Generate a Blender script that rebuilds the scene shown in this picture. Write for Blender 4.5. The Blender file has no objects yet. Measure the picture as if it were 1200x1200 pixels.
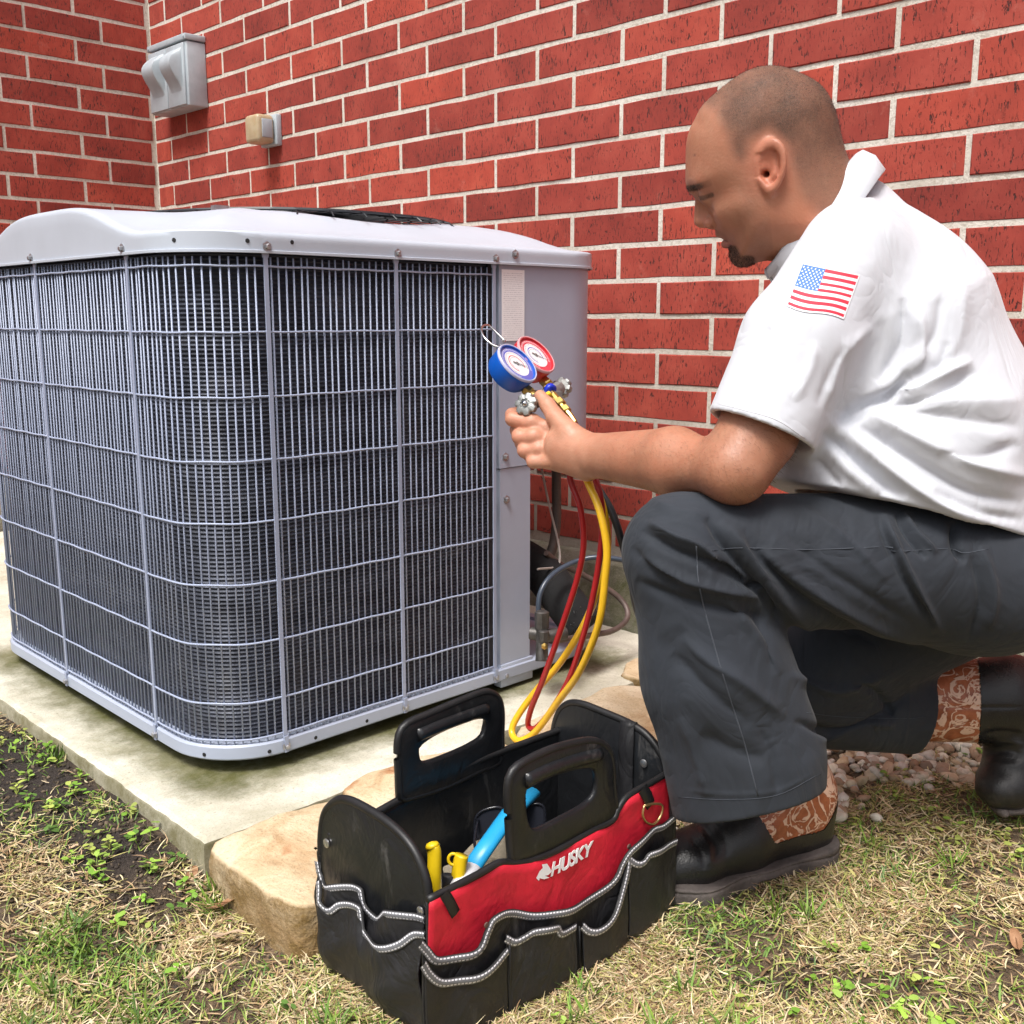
import bpy, bmesh, math, random
import numpy as np
from mathutils import Vector, Matrix
from mathutils.bvhtree import BVHTree
random.seed(7); RNG = np.random.default_rng(7)
SC = bpy.context.scene
COL = SC.collection

# ------------------------------------------------------------------ camera, sky, sun, exposure
FOC = 1236.0; PITCH = math.radians(10.5); AZ = math.radians(45.5); CH = 0.684
FH = np.array([math.cos(AZ), math.sin(AZ), 0.0]); RT = np.array([math.sin(AZ), -math.cos(AZ), 0.0])
FW = math.cos(PITCH) * FH + np.array([0, 0, -math.sin(PITCH)]); UP = np.cross(RT, FW)
CAM = np.array([0, 0, CH])
cd = bpy.data.cameras.new('camera'); cam = bpy.data.objects.new('camera', cd); COL.objects.link(cam)
cd.sensor_width = 36; cd.lens = 36 * FOC / 1200; cd.clip_start = 0.02; cd.clip_end = 500
mw = Matrix.Identity(4)
for i in range(3):
    mw[i][0] = RT[i]; mw[i][1] = UP[i]; mw[i][2] = -FW[i]; mw[i][3] = CAM[i]
cam.matrix_world = mw
SC.camera = cam
SUN_EL = math.radians(62); SUN_AZ_XY = math.radians(197)      # direction towards the sun, measured in the xy plane
w = bpy.data.worlds.new('World'); SC.world = w; w.use_nodes = True
wn = w.node_tree.nodes; wl = w.node_tree.links
bg = wn['Background']; bg.inputs['Strength'].default_value = 0.112
sky = wn.new('ShaderNodeTexSky'); sky.sky_type = 'NISHITA'; sky.sun_disc = False
sky.sun_elevation = SUN_EL; sky.sun_rotation = math.pi / 2 - SUN_AZ_XY; sky.dust_density = 6; sky.air_density = 1.0; sky.ozone_density = 1
hs = wn.new('ShaderNodeHueSaturation'); hs.inputs['Saturation'].default_value = 0.40; hs.inputs['Value'].default_value = 1.0
wl.new(sky.outputs[0], hs.inputs['Color']); wl.new(hs.outputs[0], bg.inputs['Color'])
sl = bpy.data.lights.new('sun', 'SUN'); sl.energy = 2.4; sl.angle = math.radians(17); sl.color = (1.0, 0.965, 0.92)
so = bpy.data.objects.new('sun', sl); COL.objects.link(so)
sd = Vector((math.cos(SUN_EL) * math.cos(SUN_AZ_XY), math.cos(SUN_EL) * math.sin(SUN_AZ_XY), math.sin(SUN_EL)))
so.rotation_euler = sd.to_track_quat('Z', 'Y').to_euler(); so.location = (0, 0, 5)
vs = SC.view_settings; vs.view_transform = 'Standard'; vs.look = 'None'; vs.gamma = 1; vs.use_curve_mapping = False; vs.exposure = 0.55

def P(px, py, D):
    'the point that the photograph shows at (px, py), D metres along the view axis'
    return CAM + D * (FW + RT * (px - 600) / FOC + UP * (600 - py) / FOC)
def proj(v):
    q = np.asarray(v) - CAM; z = q @ FW
    return 600 + FOC * (q @ RT) / z, 600 - FOC * (q @ UP) / z, z

# ------------------------------------------------------------------ materials
def srgb(r, g, b):
    f = lambda c: (c / 255 / 12.92) if c / 255 <= 0.04045 else ((c / 255 + 0.055) / 1.055) ** 2.4
    return (f(r), f(g), f(b), 1)
class NT:
    def __init__(s, name):
        s.m = bpy.data.materials.new(name); s.m.use_nodes = True
        s.t = s.m.node_tree; s.n = s.t.nodes; s.b = s.n['Principled BSDF']; s.out = s.n['Material Output']
    def new(s, t, **k):
        n = s.n.new(t)
        for a, v in k.items():
            if hasattr(n, a) and a not in n.inputs: setattr(n, a, v)
        return n
    def link(s, a, b): s.t.links.new(a, b)
    def coord(s, kind='Object', scale=(1, 1, 1), rand=False, rot=(0, 0, 0)):
        tc = s.new('ShaderNodeTexCoord'); mp = s.new('ShaderNodeMapping')
        mp.inputs['Scale'].default_value = scale; mp.inputs['Rotation'].default_value = rot
        o = tc.outputs[kind]
        if rand:
            oi = s.new('ShaderNodeObjectInfo'); ml = s.new('ShaderNodeMath'); ml.operation = 'MULTIPLY'; ml.inputs[1].default_value = 50
            s.link(oi.outputs['Random'], ml.inputs[0])
            ad = s.new('ShaderNodeVectorMath'); ad.operation = 'ADD'; s.link(o, ad.inputs[0]); s.link(ml.outputs[0], ad.inputs[1]); o = ad.outputs[0]
        s.link(o, mp.inputs['Vector']); return mp.outputs[0]
    def noise(s, vec, scale=5, detail=4, rough=0.6, dist=0):
        n = s.new('ShaderNodeTexNoise'); n.inputs['Scale'].default_value = scale; n.inputs['Detail'].default_value = detail
        n.inputs['Roughness'].default_value = rough; n.inputs['Distortion'].default_value = dist
        s.link(vec, n.inputs['Vector']); return n.outputs['Fac']
    def voro(s, vec, scale=5, feature='F1'):
        n = s.new('ShaderNodeTexVoronoi'); n.feature = feature; n.inputs['Scale'].default_value = scale
        s.link(vec, n.inputs['Vector']); return n.outputs['Distance']
    def ramp(s, fac, stops):
        r = s.new('ShaderNodeValToRGB'); e = r.color_ramp.elements
        while len(e) < len(stops): e.new(0.5)
        for el, (p, c) in zip(e, stops):
            el.position = p; el.color = c if hasattr(c, '__len__') else (c, c, c, 1)
        s.link(fac, r.inputs['Fac']); return r.outputs['Color']
    def mix(s, fac, a, b, mode='MIX'):
        n = s.new('ShaderNodeMix'); n.data_type = 'RGBA'; n.blend_type = mode
        for sock, v in ((n.inputs[0], fac), (n.inputs[6], a), (n.inputs[7], b)):
            if hasattr(v, 'is_linked') or isinstance(v, bpy.types.NodeSocket): s.link(v, sock)
            else: sock.default_value = v
        return n.outputs[2]
    def math(s, op, a, b=0.0, c=0.0, clamp=False):
        n = s.new('ShaderNodeMath'); n.operation = op; n.use_clamp = clamp
        for i, v in enumerate((a, b, c)):
            if isinstance(v, bpy.types.NodeSocket): s.link(v, n.inputs[i])
            else: n.inputs[i].default_value = v
        return n.outputs[0]
    def bump(s, h, strength=0.3, dist=0.002, prev=None):
        b = s.new('ShaderNodeBump'); b.inputs['Strength'].default_value = strength; b.inputs['Distance'].default_value = dist
        s.link(h, b.inputs['Height'])
        if prev is not None: s.link(prev, b.inputs['Normal'])
        return b.outputs['Normal']
    def set(s, color=None, rough=None, normal=None, **k):
        for nm, v in (('Base Color', color), ('Roughness', rough), ('Normal', normal)) + tuple((a.replace('_', ' '), b) for a, b in k.items()):
            if v is None: continue
            if isinstance(v, bpy.types.NodeSocket): s.link(v, s.b.inputs[nm])
            else: s.b.inputs[nm].default_value = v
        return s.m
def simple(name, c, rough=0.5, var=0.12, scale=30, bump=0.0, bdist=0.001, bscale=None, metal=0.0, rvar=0.0, **k):
    t = NT(name); v = t.coord(); n = t.noise(v, scale, 5)
    lo = tuple(x * (1 - var) for x in c[:3]) + (1,); hi = tuple(min(1, x * (1 + var)) for x in c[:3]) + (1,)
    col = t.ramp(n, [(0.3, lo), (0.7, hi)])
    nr = None
    if bump:
        nr = t.bump(t.noise(v, bscale or scale * 6, 3), bump, bdist)
    r = rough
    if rvar: r = t.math('MULTIPLY_ADD', t.noise(v, scale * .6, 4), rvar * 2, rough - rvar)
    return t.set(col, r, nr, Metallic=metal, **k)

# ------------------------------------------------------------------ mesh helpers
class MB:
    def __init__(s): s.v = []; s.f = []; s.mi = []; s.cur = 0
    def add(s, vs, fs):
        o = len(s.v); s.v += [tuple(map(float, v)) for v in vs]; s.f += [tuple(i + o for i in f) for f in fs]; s.mi += [s.cur] * len(fs); return o
    def box(s, lo, hi, M=None):
        x0, y0, z0 = lo; x1, y1, z1 = hi
        vs = [(x0, y0, z0), (x1, y0, z0), (x1, y1, z0), (x0, y1, z0), (x0, y0, z1), (x1, y0, z1), (x1, y1, z1), (x0, y1, z1)]
        if M is not None: vs = [tuple(M @ Vector(v)) for v in vs]
        s.add(vs, [(0, 3, 2, 1), (4, 5, 6, 7), (0, 1, 5, 4), (1, 2, 6, 5), (2, 3, 7, 6), (3, 0, 4, 7)])
    def tube(s, pts, r, n=8, caps=True, flat=None):
        pts = [np.array(p, float) for p in pts]; m = len(pts)
        rs = r if hasattr(r, '__len__') else [r] * m
        T = [(pts[min(i + 1, m - 1)] - pts[max(i - 1, 0)]) for i in range(m)]; T = [t / (np.linalg.norm(t) + 1e-12) for t in T]
        a = np.array([0, 0, 1.0]) if abs(T[0][2]) < 0.9 else np.array([1.0, 0, 0])
        nrm = np.cross(T[0], a); nrm /= np.linalg.norm(nrm); rings = []
        for i in range(m):
            nrm = nrm - T[i] * (nrm @ T[i]); nrm /= np.linalg.norm(nrm) + 1e-12; b = np.cross(T[i], nrm)
            rings += [pts[i] + rs[i] * (math.cos(2 * math.pi * k / n) * nrm + (flat or 1) * math.sin(2 * math.pi * k / n) * b) for k in range(n)]
        fs = [(i * n + k, i * n + (k + 1) % n, (i + 1) * n + (k + 1) % n, (i + 1) * n + k) for i in range(m - 1) for k in range(n)]
        if caps: fs += [tuple(range(n - 1, -1, -1)), tuple(range((m - 1) * n, m * n))]
        s.add(rings, fs)
    def lathe(s, prof, origin, axis, n=24, a0=0, xdir=None, caps=True):
        'prof: (radius, height) pairs about axis through origin'
        ax = np.array(axis, float); ax /= np.linalg.norm(ax)
        h = np.array(xdir, float) if xdir is not None else (np.array([0, 0, 1.0]) if abs(ax[2]) < 0.9 else np.array([1.0, 0, 0]))
        u = h - ax * (h @ ax); u /= np.linalg.norm(u); w_ = np.cross(ax, u); o = np.array(origin, float)
        vs = [o + ax * z + r * (math.cos(a0 + 2 * math.pi * k / n) * u + math.sin(a0 + 2 * math.pi * k / n) * w_) for r, z in prof for k in range(n)]
        m = len(prof)
        fs = [(i * n + k, i * n + (k + 1) % n, (i + 1) * n + (k + 1) % n, (i + 1) * n + k) for i in range(m - 1) for k in range(n)]
        if caps and prof[0][0] > 1e-6: fs.append(tuple(range(n - 1, -1, -1)))
        if caps and prof[-1][0] > 1e-6: fs.append(tuple(range((m - 1) * n, m * n)))
        s.add(vs, fs)
    def grid(s, G, closed=False):
        'G: rows x cols array of points'
        G = np.asarray(G); r, c = G.shape[:2]
        fs = [(i * c + j, i * c + (j + 1) % c, (i + 1) * c + (j + 1) % c, (i + 1) * c + j) for i in range(r - 1) for j in range(c if closed else c - 1)]
        return s.add(G.reshape(-1, 3), fs)
    def prism(s, poly, M, d):
        'poly: 2D outline in the local xy plane, extruded by d along local z; M: 4x4'
        n = len(poly)
        vs = [tuple(M @ Vector((x, y, 0))) for x, y in poly] + [tuple(M @ Vector((x, y, d))) for x, y in poly]
        s.add(vs, [tuple(range(n - 1, -1, -1)), tuple(range(n, 2 * n))] + [(i, (i + 1) % n, n + (i + 1) % n, n + i) for i in range(n)])
    def mesh(s, name, mats, smooth=False, auto=None):
        me = bpy.data.meshes.new(name); me.from_pydata(s.v, [], s.f)
        for m in (mats if isinstance(mats, (list, tuple)) else [mats]): me.materials.append(m)
        me.polygons.foreach_set('material_index', s.mi)
        if smooth: me.polygons.foreach_set('use_smooth', [True] * len(me.polygons))
        me.update()
        if auto is not None: me.set_sharp_from_angle(angle=math.radians(auto))
        return me
    def build(s, name, mats, parent=None, smooth=False, auto=None, bevel=0, bseg=2):
        me = s.mesh(name, mats, smooth, auto)
        if bevel:
            bm = bmesh.new(); bm.from_mesh(me); bmesh.ops.remove_doubles(bm, verts=bm.verts, dist=1e-6)
            es = [e for e in bm.edges if len(e.link_faces) == 2 and e.calc_face_angle(0) > 0.5]
            bmesh.ops.bevel(bm, geom=es, offset=bevel, segments=bseg, affect='EDGES', profile=0.5, clamp_overlap=True)
            bm.to_mesh(me); bm.free()
            me.polygons.foreach_set('use_smooth', [True] * len(me.polygons)); me.set_sharp_from_angle(angle=math.radians(50))
        return link(name, me, parent)
def link(name, me, parent=None):
    o = bpy.data.objects.new(name, me); COL.objects.link(o)
    if parent is not None:
        o.parent = parent; o.matrix_parent_inverse = world_inv(parent)
    return o
def world_inv(p):
    M = Matrix.Identity(4); chain = []
    while p is not None: chain.append(p); p = p.parent
    for q in reversed(chain): M = M @ q.matrix_parent_inverse @ Matrix.LocRotScale(q.location, q.rotation_euler, q.scale) if q.parent else Matrix.LocRotScale(q.location, q.rotation_euler, q.scale)
    return M.inverted()
def tag(o, label=None, cat=None, group=None, kind=None):
    for k, v in (('label', label), ('category', cat), ('group', group), ('kind', kind)):
        if v: o[k] = v
    return o
def thing(name, loc, label, cat, group=None):
    o = bpy.data.objects.new(name, None); COL.objects.link(o); o.location = Vector(loc); o.empty_display_size = 0.05
    return tag(o, label, cat, group)
def spline(pts, n=10):
    'Catmull-Rom through the points'
    p = [np.array(q, float) for q in pts]; p = [2 * p[0] - p[1]] + p + [2 * p[-1] - p[-2]]; out = []
    for i in range(1, len(p) - 2):
        for k in range(n):
            t = k / n
            out.append(0.5 * ((2 * p[i]) + (-p[i - 1] + p[i + 1]) * t + (2 * p[i - 1] - 5 * p[i] + 4 * p[i + 1] - p[i + 2]) * t * t + (-p[i - 1] + 3 * p[i] - 3 * p[i + 1] + p[i + 2]) * t ** 3))
    out.append(p[-2]); return out
def rounded_rect(x0, y0, x1, y1, r, n=8):
    out = []
    for cx, cy, a in ((x1 - r, y0 + r, -90), (x1 - r, y1 - r, 0), (x0 + r, y1 - r, 90), (x0 + r, y0 + r, 180)):
        out += [(cx + r * math.cos(math.radians(a + 90 * k / n)), cy + r * math.sin(math.radians(a + 90 * k / n))) for k in range(n + 1)]
    return out
# ------------------------------------------------------------------ the brick house corner
XB, YA = 1.856, 3.704
def mat_brick():
    t = NT('red_brick'); v = t.coord(rand=True)
    big = t.noise(v, 9, 4); n2 = t.noise(t.coord(scale=(1, 1, 0.35), rand=True), 90, 4, 0.65)
    c = t.ramp(big, [(0.25, (0.25, 0.034, 0.022, 1)), (0.5, (0.355, 0.050, 0.032, 1)), (0.75, (0.44, 0.080, 0.050, 1))])
    oi = t.new('ShaderNodeObjectInfo')
    c = t.mix(1.0, c, t.ramp(oi.outputs['Random'], [(0, (0.70, 0.62, 0.66, 1)), (0.3, (0.92, .9, .95, 1)), (0.7, (1, 1, 1, 1)), (1, (1.15, 1.12, 1.0, 1))]), 'MULTIPLY')
    vert = t.coord(scale=(1, 1, 0.28), rand=True)
    pit = t.noise(vert, 250, 2, 0.65)
    pits = t.ramp(pit, [(0.57, 0.0), (0.63, 1.0)])
    zone = t.ramp(t.noise(v, 26, 3), [(0.38, 0.15), (0.6, 1.0)])
    pm = t.math('MULTIPLY', pits, zone)
    c = t.mix(t.math('MULTIPLY', pm, 0.92), c, (0.035, 0.012, 0.010, 1))
    fleck = t.ramp(t.noise(v, 210, 2), [(0.72, 0.0), (0.78, 1.0)])
    c = t.mix(t.math('MULTIPLY', fleck, 0.55), c, (0.62, 0.26, 0.15, 1))
    effl = t.ramp(t.noise(v, 14, 5, 0.75), [(0.62, 0.0), (0.82, 0.5)])
    c = t.mix(effl, c, (0.52, 0.20, 0.15, 1))
    h = t.math('MULTIPLY_ADD', pm, -1.5, n2)
    return t.set(c, 0.85, t.bump(h, 0.55, 0.0016))
def mat_mortar():
    t = NT('mortar'); v = t.coord()
    c = t.ramp(t.noise(v, 6, 6, 0.7), [(0.3, (0.52, 0.48, 0.41, 1)), (0.55, (0.68, 0.64, 0.57, 1)), (0.75, (0.76, 0.73, 0.67, 1))])
    c = t.mix(t.ramp(t.noise(v, 130, 3), [(0.3, 0.6), (0.52, 0.0)]), c, (0.34, 0.29, 0.22, 1))
    # mortar turns darker and browner near the ground
    g = t.new('ShaderNodeSeparateXYZ'); t.link(v, g.inputs[0])
    low = t.ramp(t.math('ADD', g.outputs['Z'], t.math('MULTIPLY', t.noise(v, 5, 5), 0.7)), [(0.72, 0.7), (1.15, 0.0)])
    c = t.mix(low, c, (0.33, 0.29, 0.24, 1))
    return t.set(c, 0.95, t.bump(t.noise(v, 260, 3), 0.7, 0.002))
M_BRICK, M_MORTAR = mat_brick(), mat_mortar()
def mat_concrete(name, a, b, moss=0.0, mossc=(0.10, 0.12, 0.02, 1)):
    t = NT(name); v = t.coord()
    c = t.ramp(t.noise(v, 4.5, 7, 0.72), [(0.3, a), (0.7, b)])
    c = t.mix(t.ramp(t.noise(v, 300, 2), [(0.28, 0.6), (0.42, 0.0)]), c, (0.20, 0.18, 0.14, 1))
    c = t.mix(t.ramp(t.voro(v, 45), [(0.05, 0.5), (0.12, 0.0)]), c, (0.16, 0.14, 0.10, 1))
    if moss:
        m = t.ramp(t.noise(v, 7, 8, 0.78, 0.5), [(0.55 - moss * .2, 0.0), (0.75 - moss * .2, 0.85)])
        c = t.mix(m, c, mossc)
    return t, c, v
t, c, v = mat_concrete('foundation_concrete', (0.26, 0.24, 0.18, 1), (0.46, 0.43, 0.35, 1), 0.45)
M_FOUND = t.set(c, 0.95, t.bump(t.noise(v, 38, 7, 0.75), 0.9, 0.012))
house = thing('brick_house', (XB, YA, -0.06), 'red brick house corner with pale mortar joints behind the air conditioner', 'house')
BL, BH, JO = 0.2545, 0.0762, 0.0098
Z0 = 0.609
def brick_mesh(L, k):
    # outward face looks along -Y of the local frame, X along the wall; wavy edges, chamfered arrises
    r = random.Random(k); h = BH - JO;  e = 0.0020; d = 0.05; j = lambda a=0.0012: r.uniform(-a, a)
    mb = MB(); xs = np.linspace(-L / 2, L / 2, 5)
    top = [(x, h / 2 + j(0.0013)) for x in xs]; bot = [(x, -h / 2 + j(0.0013)) for x in xs]
    dep = j(0.0012)
    ring_o = [(x, z) for x, z in bot] + [(x, z) for x, z in reversed(top)]
    n = len(ring_o)
    back = [(x, d, z) for x, z in ring_o]; mid = [(x, e + dep, z) for x, z in ring_o]
    fr = [(x * (1 - 2 * e / L), dep + j(0.0003), z * (1 - 2 * e / h)) for x, z in ring_o]
    fs = [(i, (i + 1) % n, n + (i + 1) % n, n + i) for i in range(n)] + [(n + i, n + (i + 1) % n, 2 * n + (i + 1) % n, 2 * n + i) for i in range(n)]
    fs += [(2 * n + i, 2 * n + i + 1, 2 * n + n - 2 - i, 2 * n + n - 1 - i) for i in range(4)]
    mb.add(back + mid + fr, fs); return mb.mesh('brick', M_BRICK)
BM = [brick_mesh(BL - JO, k) for k in range(8)]
wallB = MB(); wallB.box((XB + 0.0022, -2.2, 0.10), (XB + 0.20, YA + 0.0022, 2.3))
wallA = MB(); wallA.box((-1.2, YA + 0.0022, 0.10), (XB + 0.0022, YA + 0.2, 2.3))
def rough_plate(name, mb):
    o = mb.build(name, M_MORTAR, house); return o
oB = rough_plate('wall', wallB); oA = rough_plate('wall', wallA)
cands = []
for row in range(-6, 22):
    z = Z0 + (row + 0.5) * BH
    if z < 0.14: continue
    off = 0.10 if row % 2 == 0 else 0.65
    for n in range(-9, 16):
        a, b = (n + off) * BL + JO / 2, (n + 1 + off) * BL - JO / 2
        b = min(b, YA - JO * .6)
        if b - a < 0.03: continue
        cands.append(('B', a, b, z))
    off = 0.25 if row % 2 == 0 else 0.61
    for n in range(-6, 9):
        a, b = (n + off) * BL + JO / 2, min((n + 1 + off) * BL - JO / 2, XB - JO * .9)
        if b - a < 0.03: continue
        cands.append(('A', a, b, z))
def vis_size(c):
    wll, a, b, z = c
    q = [((XB, y, z) if wll == 'B' else (y, YA, z)) for y in (a, b)]
    if any((np.array(p) - CAM) @ FW < 0.2 for p in q): return -1
    pa, pb = proj(q[0]), proj(q[1]); cx, cy = (pa[0] + pb[0]) / 2, (pa[1] + pb[1]) / 2
    wpx = abs(pa[0] - pb[0])
    if max(pa[0], pb[0]) < 0 or min(pa[0], pb[0]) > 1200 or cy < -25 or cy > 900: return -1
    if max(pa[0], pb[0]) < 685 and cy > 290: return -1          # behind the condenser
    if 1000 < cx and cy > 480 and cx < 1190: return -1            # behind the kneeling man
    return wpx * 10 - abs(cy) * 0.001
cands.sort(key=vis_size, reverse=True)
rest = MB(); cnt = 0
for c in cands:
    wll, a, b, z = c
    L = b - a; m = BM[random.randrange(8)]
    rot = -math.pi / 2 if wll == 'B' else 0.0
    loc = (XB, (a + b) / 2, z) if wll == 'B' else ((a + b) / 2, YA, z)
    if vis_size(c) > 0 and cnt < 300:
        cnt += 1
        o = bpy.data.objects.new('brick', m); COL.objects.link(o); par = oB if wll == 'B' else oA
        o.parent = par; o.matrix_parent_inverse = world_inv(par)
        o.location = (loc[0], loc[1], loc[2]); o.rotation_euler = (random.uniform(-.006, .006), random.uniform(-.004, .004), rot + random.uniform(-.003, .003))
        if abs(L - (BL - JO)) > 1e-4: o.scale = (L / (BL - JO), 1, 1)
    else:
        M = Matrix.Translation(loc) @ Matrix.Rotation(rot, 4, 'Z') @ Matrix.Scale(L / (BL - JO), 4, (1, 0, 0))
        rest.add([tuple(M @ v.co) for v in m.vertices], [tuple(p.vertices) for p in m.polygons])
o = rest.build('brick', M_BRICK, house); o['kind'] = 'stuff'
fnd = MB()
n = 90
G = []
for i in range(n):
    y = -2.2 + (YA + 2.2) * i / (n - 1)
    jj = lambda: random.uniform(-.006, .006)
    G.append([(XB + .10, y, 0.132), (XB - .022 + jj(), y, 0.134 + jj() * .5), (XB - .038 + jj(), y, 0.122 + jj()), (XB - .045 + jj(), y, 0.07), (XB - .06 + jj(), y, 0.02), (XB - .075 + jj(), y, -0.05), (XB - .08, y, -0.15)])
fnd.grid(G)
G = []
for i in range(40):
    x = -1.2 + (XB + 1.2) * i / 39; jj = lambda: random.uniform(-.006, .006)
    G.append([(x, YA + .1, 0.132), (x, YA - .022 + jj(), 0.134), (x, YA - .045 + jj(), 0.05), (x, YA - .06, -0.15)])
fnd.grid(G)
fnd.build('foundation', M_FOUND, house, smooth=True, auto=40)

# ------------------------------------------------------------------ outlet box with two bubble covers, and the small beige wall fitting
t = NT('grey_metal_cover'); v = t.coord(); c = t.ramp(t.noise(v, 20, 5), [(0.3, (0.36, 0.41, 0.45, 1)), (0.7, (0.45, 0.51, 0.55, 1))])
M_GREYCOV = t.set(c, 0.5, t.bump(t.noise(v, 300, 3), .15, .0005))
def dome(mb, y0, y1, z0, z1, x, d, ny=22, nz=14, pk=0.55):
    G = []
    for i in range(nz + 1):
        w_ = i / nz; row = []
        for j in range(ny + 1):
            s_ = j / ny
            edge = min(1, (min(s_, 1 - s_) / 0.09)) ** 0.5
            prof = math.sin(math.pi * min(1, w_ ** 1.5)) if True else 0
            row.append((x - d * prof * edge, y1 + (y0 - y1) * s_, z0 + (z1 - z0) * w_))
        G.append(row)
    mb.grid(G)
ob = thing('outlet_box', (XB, 3.51, 1.36), 'grey weatherproof twin outlet box with two bulging lids high in the corner', 'outlet box')
by0, by1, bz0, bz1, bd = 3.318, 3.578, 1.362, 1.582, 0.068
mb = MB(); mb.box((XB - bd, by0, bz0), (XB - .0005, by1, bz1 - .022)); mb.build('housing', M_GREYCOV, ob, bevel=.003)
mb = MB(); mb.box((XB - bd - .006, by0 - .003, bz1 - .018), (XB - .0005, by1 + .003, bz1)); mb.build('rain_hood', M_GREYCOV, ob, bevel=.002)
ym = (by0 + by1) / 2
for a, b in ((by0 + .012, ym - .002), (ym + .002, by1 - .004)):
    mb = MB(); mb.box((XB - bd - .007, a, bz0 + .004), (XB - bd + .001, b, bz1 - .026)); lid = mb.build('lid', M_GREYCOV, ob, bevel=.002)
    mb = MB(); dome(mb, a + .012, b - .018, bz0 + .045, bz1 - .04, XB - bd - .0065, 0.040); mb.build('bulge', M_GREYCOV, lid, smooth=True, auto=50)
mb = MB()
for y, z in ((by0 + .006, bz1 - .009), (by1 - .01, bz1 - .009)):
    mb.lathe([(.004, 0), (.004, .002), (0, .003)], (XB - bd - .006, y, z), (-1, 0, 0), 8)
mb.build('screw', M_GREYCOV, ob)
t = NT('aged_beige_plastic'); v = t.coord(); c = t.ramp(t.noise(v, 12, 4), [(0.35, (0.42, 0.33, 0.20, 1)), (0.65, (0.56, 0.48, 0.34, 1))])
M_BEIGE = t.set(c, 0.35, t.bump(t.noise(v, 200, 2), .1, .0005), Subsurface_Weight=0.1)
bf = thing('wall_fitting', (XB, 2.98, 1.25), 'small yellowed plastic fitting on the brick to the right of the outlet box', 'wall fitting')
mb = MB(); mb.box((XB - .02, 2.884, 1.196), (XB - .0005, 2.975, 1.286)); mb.build('back_plate', M_GREYCOV, bf, bevel=.003)
mb = MB(); mb.box((XB - .080, 2.892, 1.200), (XB - .02, 2.968, 1.282)); mb.build('cover', M_BEIGE, bf, bevel=.012, bseg=3)
mb = MB(); mb.box((XB - .065, 2.8895, 1.215), (XB - .030, 2.8925, 1.268)); mb.build('lens', M_GREYCOV, bf, bevel=.001)
# ------------------------------------------------------------------ ground: lawn sheet, concrete pad, flagstones, pebbles
def hsh(x, y):  # cheap smooth value noise for terrain
    return (math.sin(x * 7.1 + 1.3) * math.cos(y * 6.3 - .4) + .5 * math.sin(x * 17 + y * 13) + .3 * math.cos(x * 31 - y * 27))
def ground_z(x, y):
    z = -0.060 + 0.004 * hsh(x, y)
    z += .034 * math.exp(-((x - .60) / .22) ** 2) * max(0, min(1, (y - 1.12) / .25)) * (1 if x < .7 else 0)
    # soil banked against the left side of the pad and the foundation
    if x > 1.45 and y < 1.2: z += 0.020 * min(1, (x - 1.45) / .35)
    d = math.hypot(x - 1.7, y - .9)
    return z
def mat_soil():
    t = NT('lawn_soil'); v = t.coord()
    n = t.noise(v, 7, 7, 0.7)
    c = t.ramp(n, [(0.30, (0.075, 0.048, 0.028, 1)), (0.5, (0.20, 0.135, 0.078, 1)), (0.68, (0.34, 0.25, 0.16, 1))])
    c = t.mix(t.ramp(t.noise(v, 120, 4), [(0.35, 0.7), (0.55, 0.0)]), c, (0.05, 0.035, 0.022, 1))
    # dark mulch strip beside the pad's left edge (a real change of soil)
    s = t.new('ShaderNodeSeparateXYZ'); t.link(v, s.inputs[0])
    dist = t.math('ABSOLUTE', t.math('SUBTRACT', s.outputs['X'], 0.53))
    band = t.ramp(t.math('ADD', dist, t.math('MULTIPLY', t.noise(v, 9, 4), 0.22)), [(0.17, 1.0), (0.26, 0.0)])
    yy = t.ramp(s.outputs['Y'], [(0.0, 0.0), (1.0, 1.0)])
    band = t.math('MULTIPLY', band, t.ramp(t.math('MULTIPLY_ADD', s.outputs['Y'], 2.0, -2.2), [(0.0, 0.0), (0.4, 1.0)]))
    c = t.mix(band, c, (0.045, 0.034, 0.028, 1))
    h = t.math('ADD', t.noise(v, 60, 6, 0.7), t.math('MULTIPLY', t.noise(v, 240, 3), 0.5))
    return t.set(c, 0.95, t.bump(h, 1.0, 0.012))
M_SOIL = mat_soil()
far = MB(); far.add([(-60, -60, -.075), (60, -60, -.075), (60, 60, -.075), (-60, 60, -.075)], [(0, 1, 2, 3)])
G = []
xs = np.linspace(-0.9, 1.95, 170); ys = np.linspace(-0.4, 4.0, 240)
G = [[(x, y, ground_z(x, y)) for x in xs] for y in ys]
gm = MB(); gm.grid(G); gm.v = gm.v; gm.add(far.v, far.f)
gobj = gm.build('lawn', M_SOIL, smooth=True); tag(gobj, kind='structure')
t, c, v = mat_concrete('pad_concrete', (0.44, 0.41, 0.31, 1), (0.78, 0.75, 0.65, 1), 0.0)
s_ = t.new('ShaderNodeSeparateXYZ'); t.link(v, s_.inputs[0])
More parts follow.
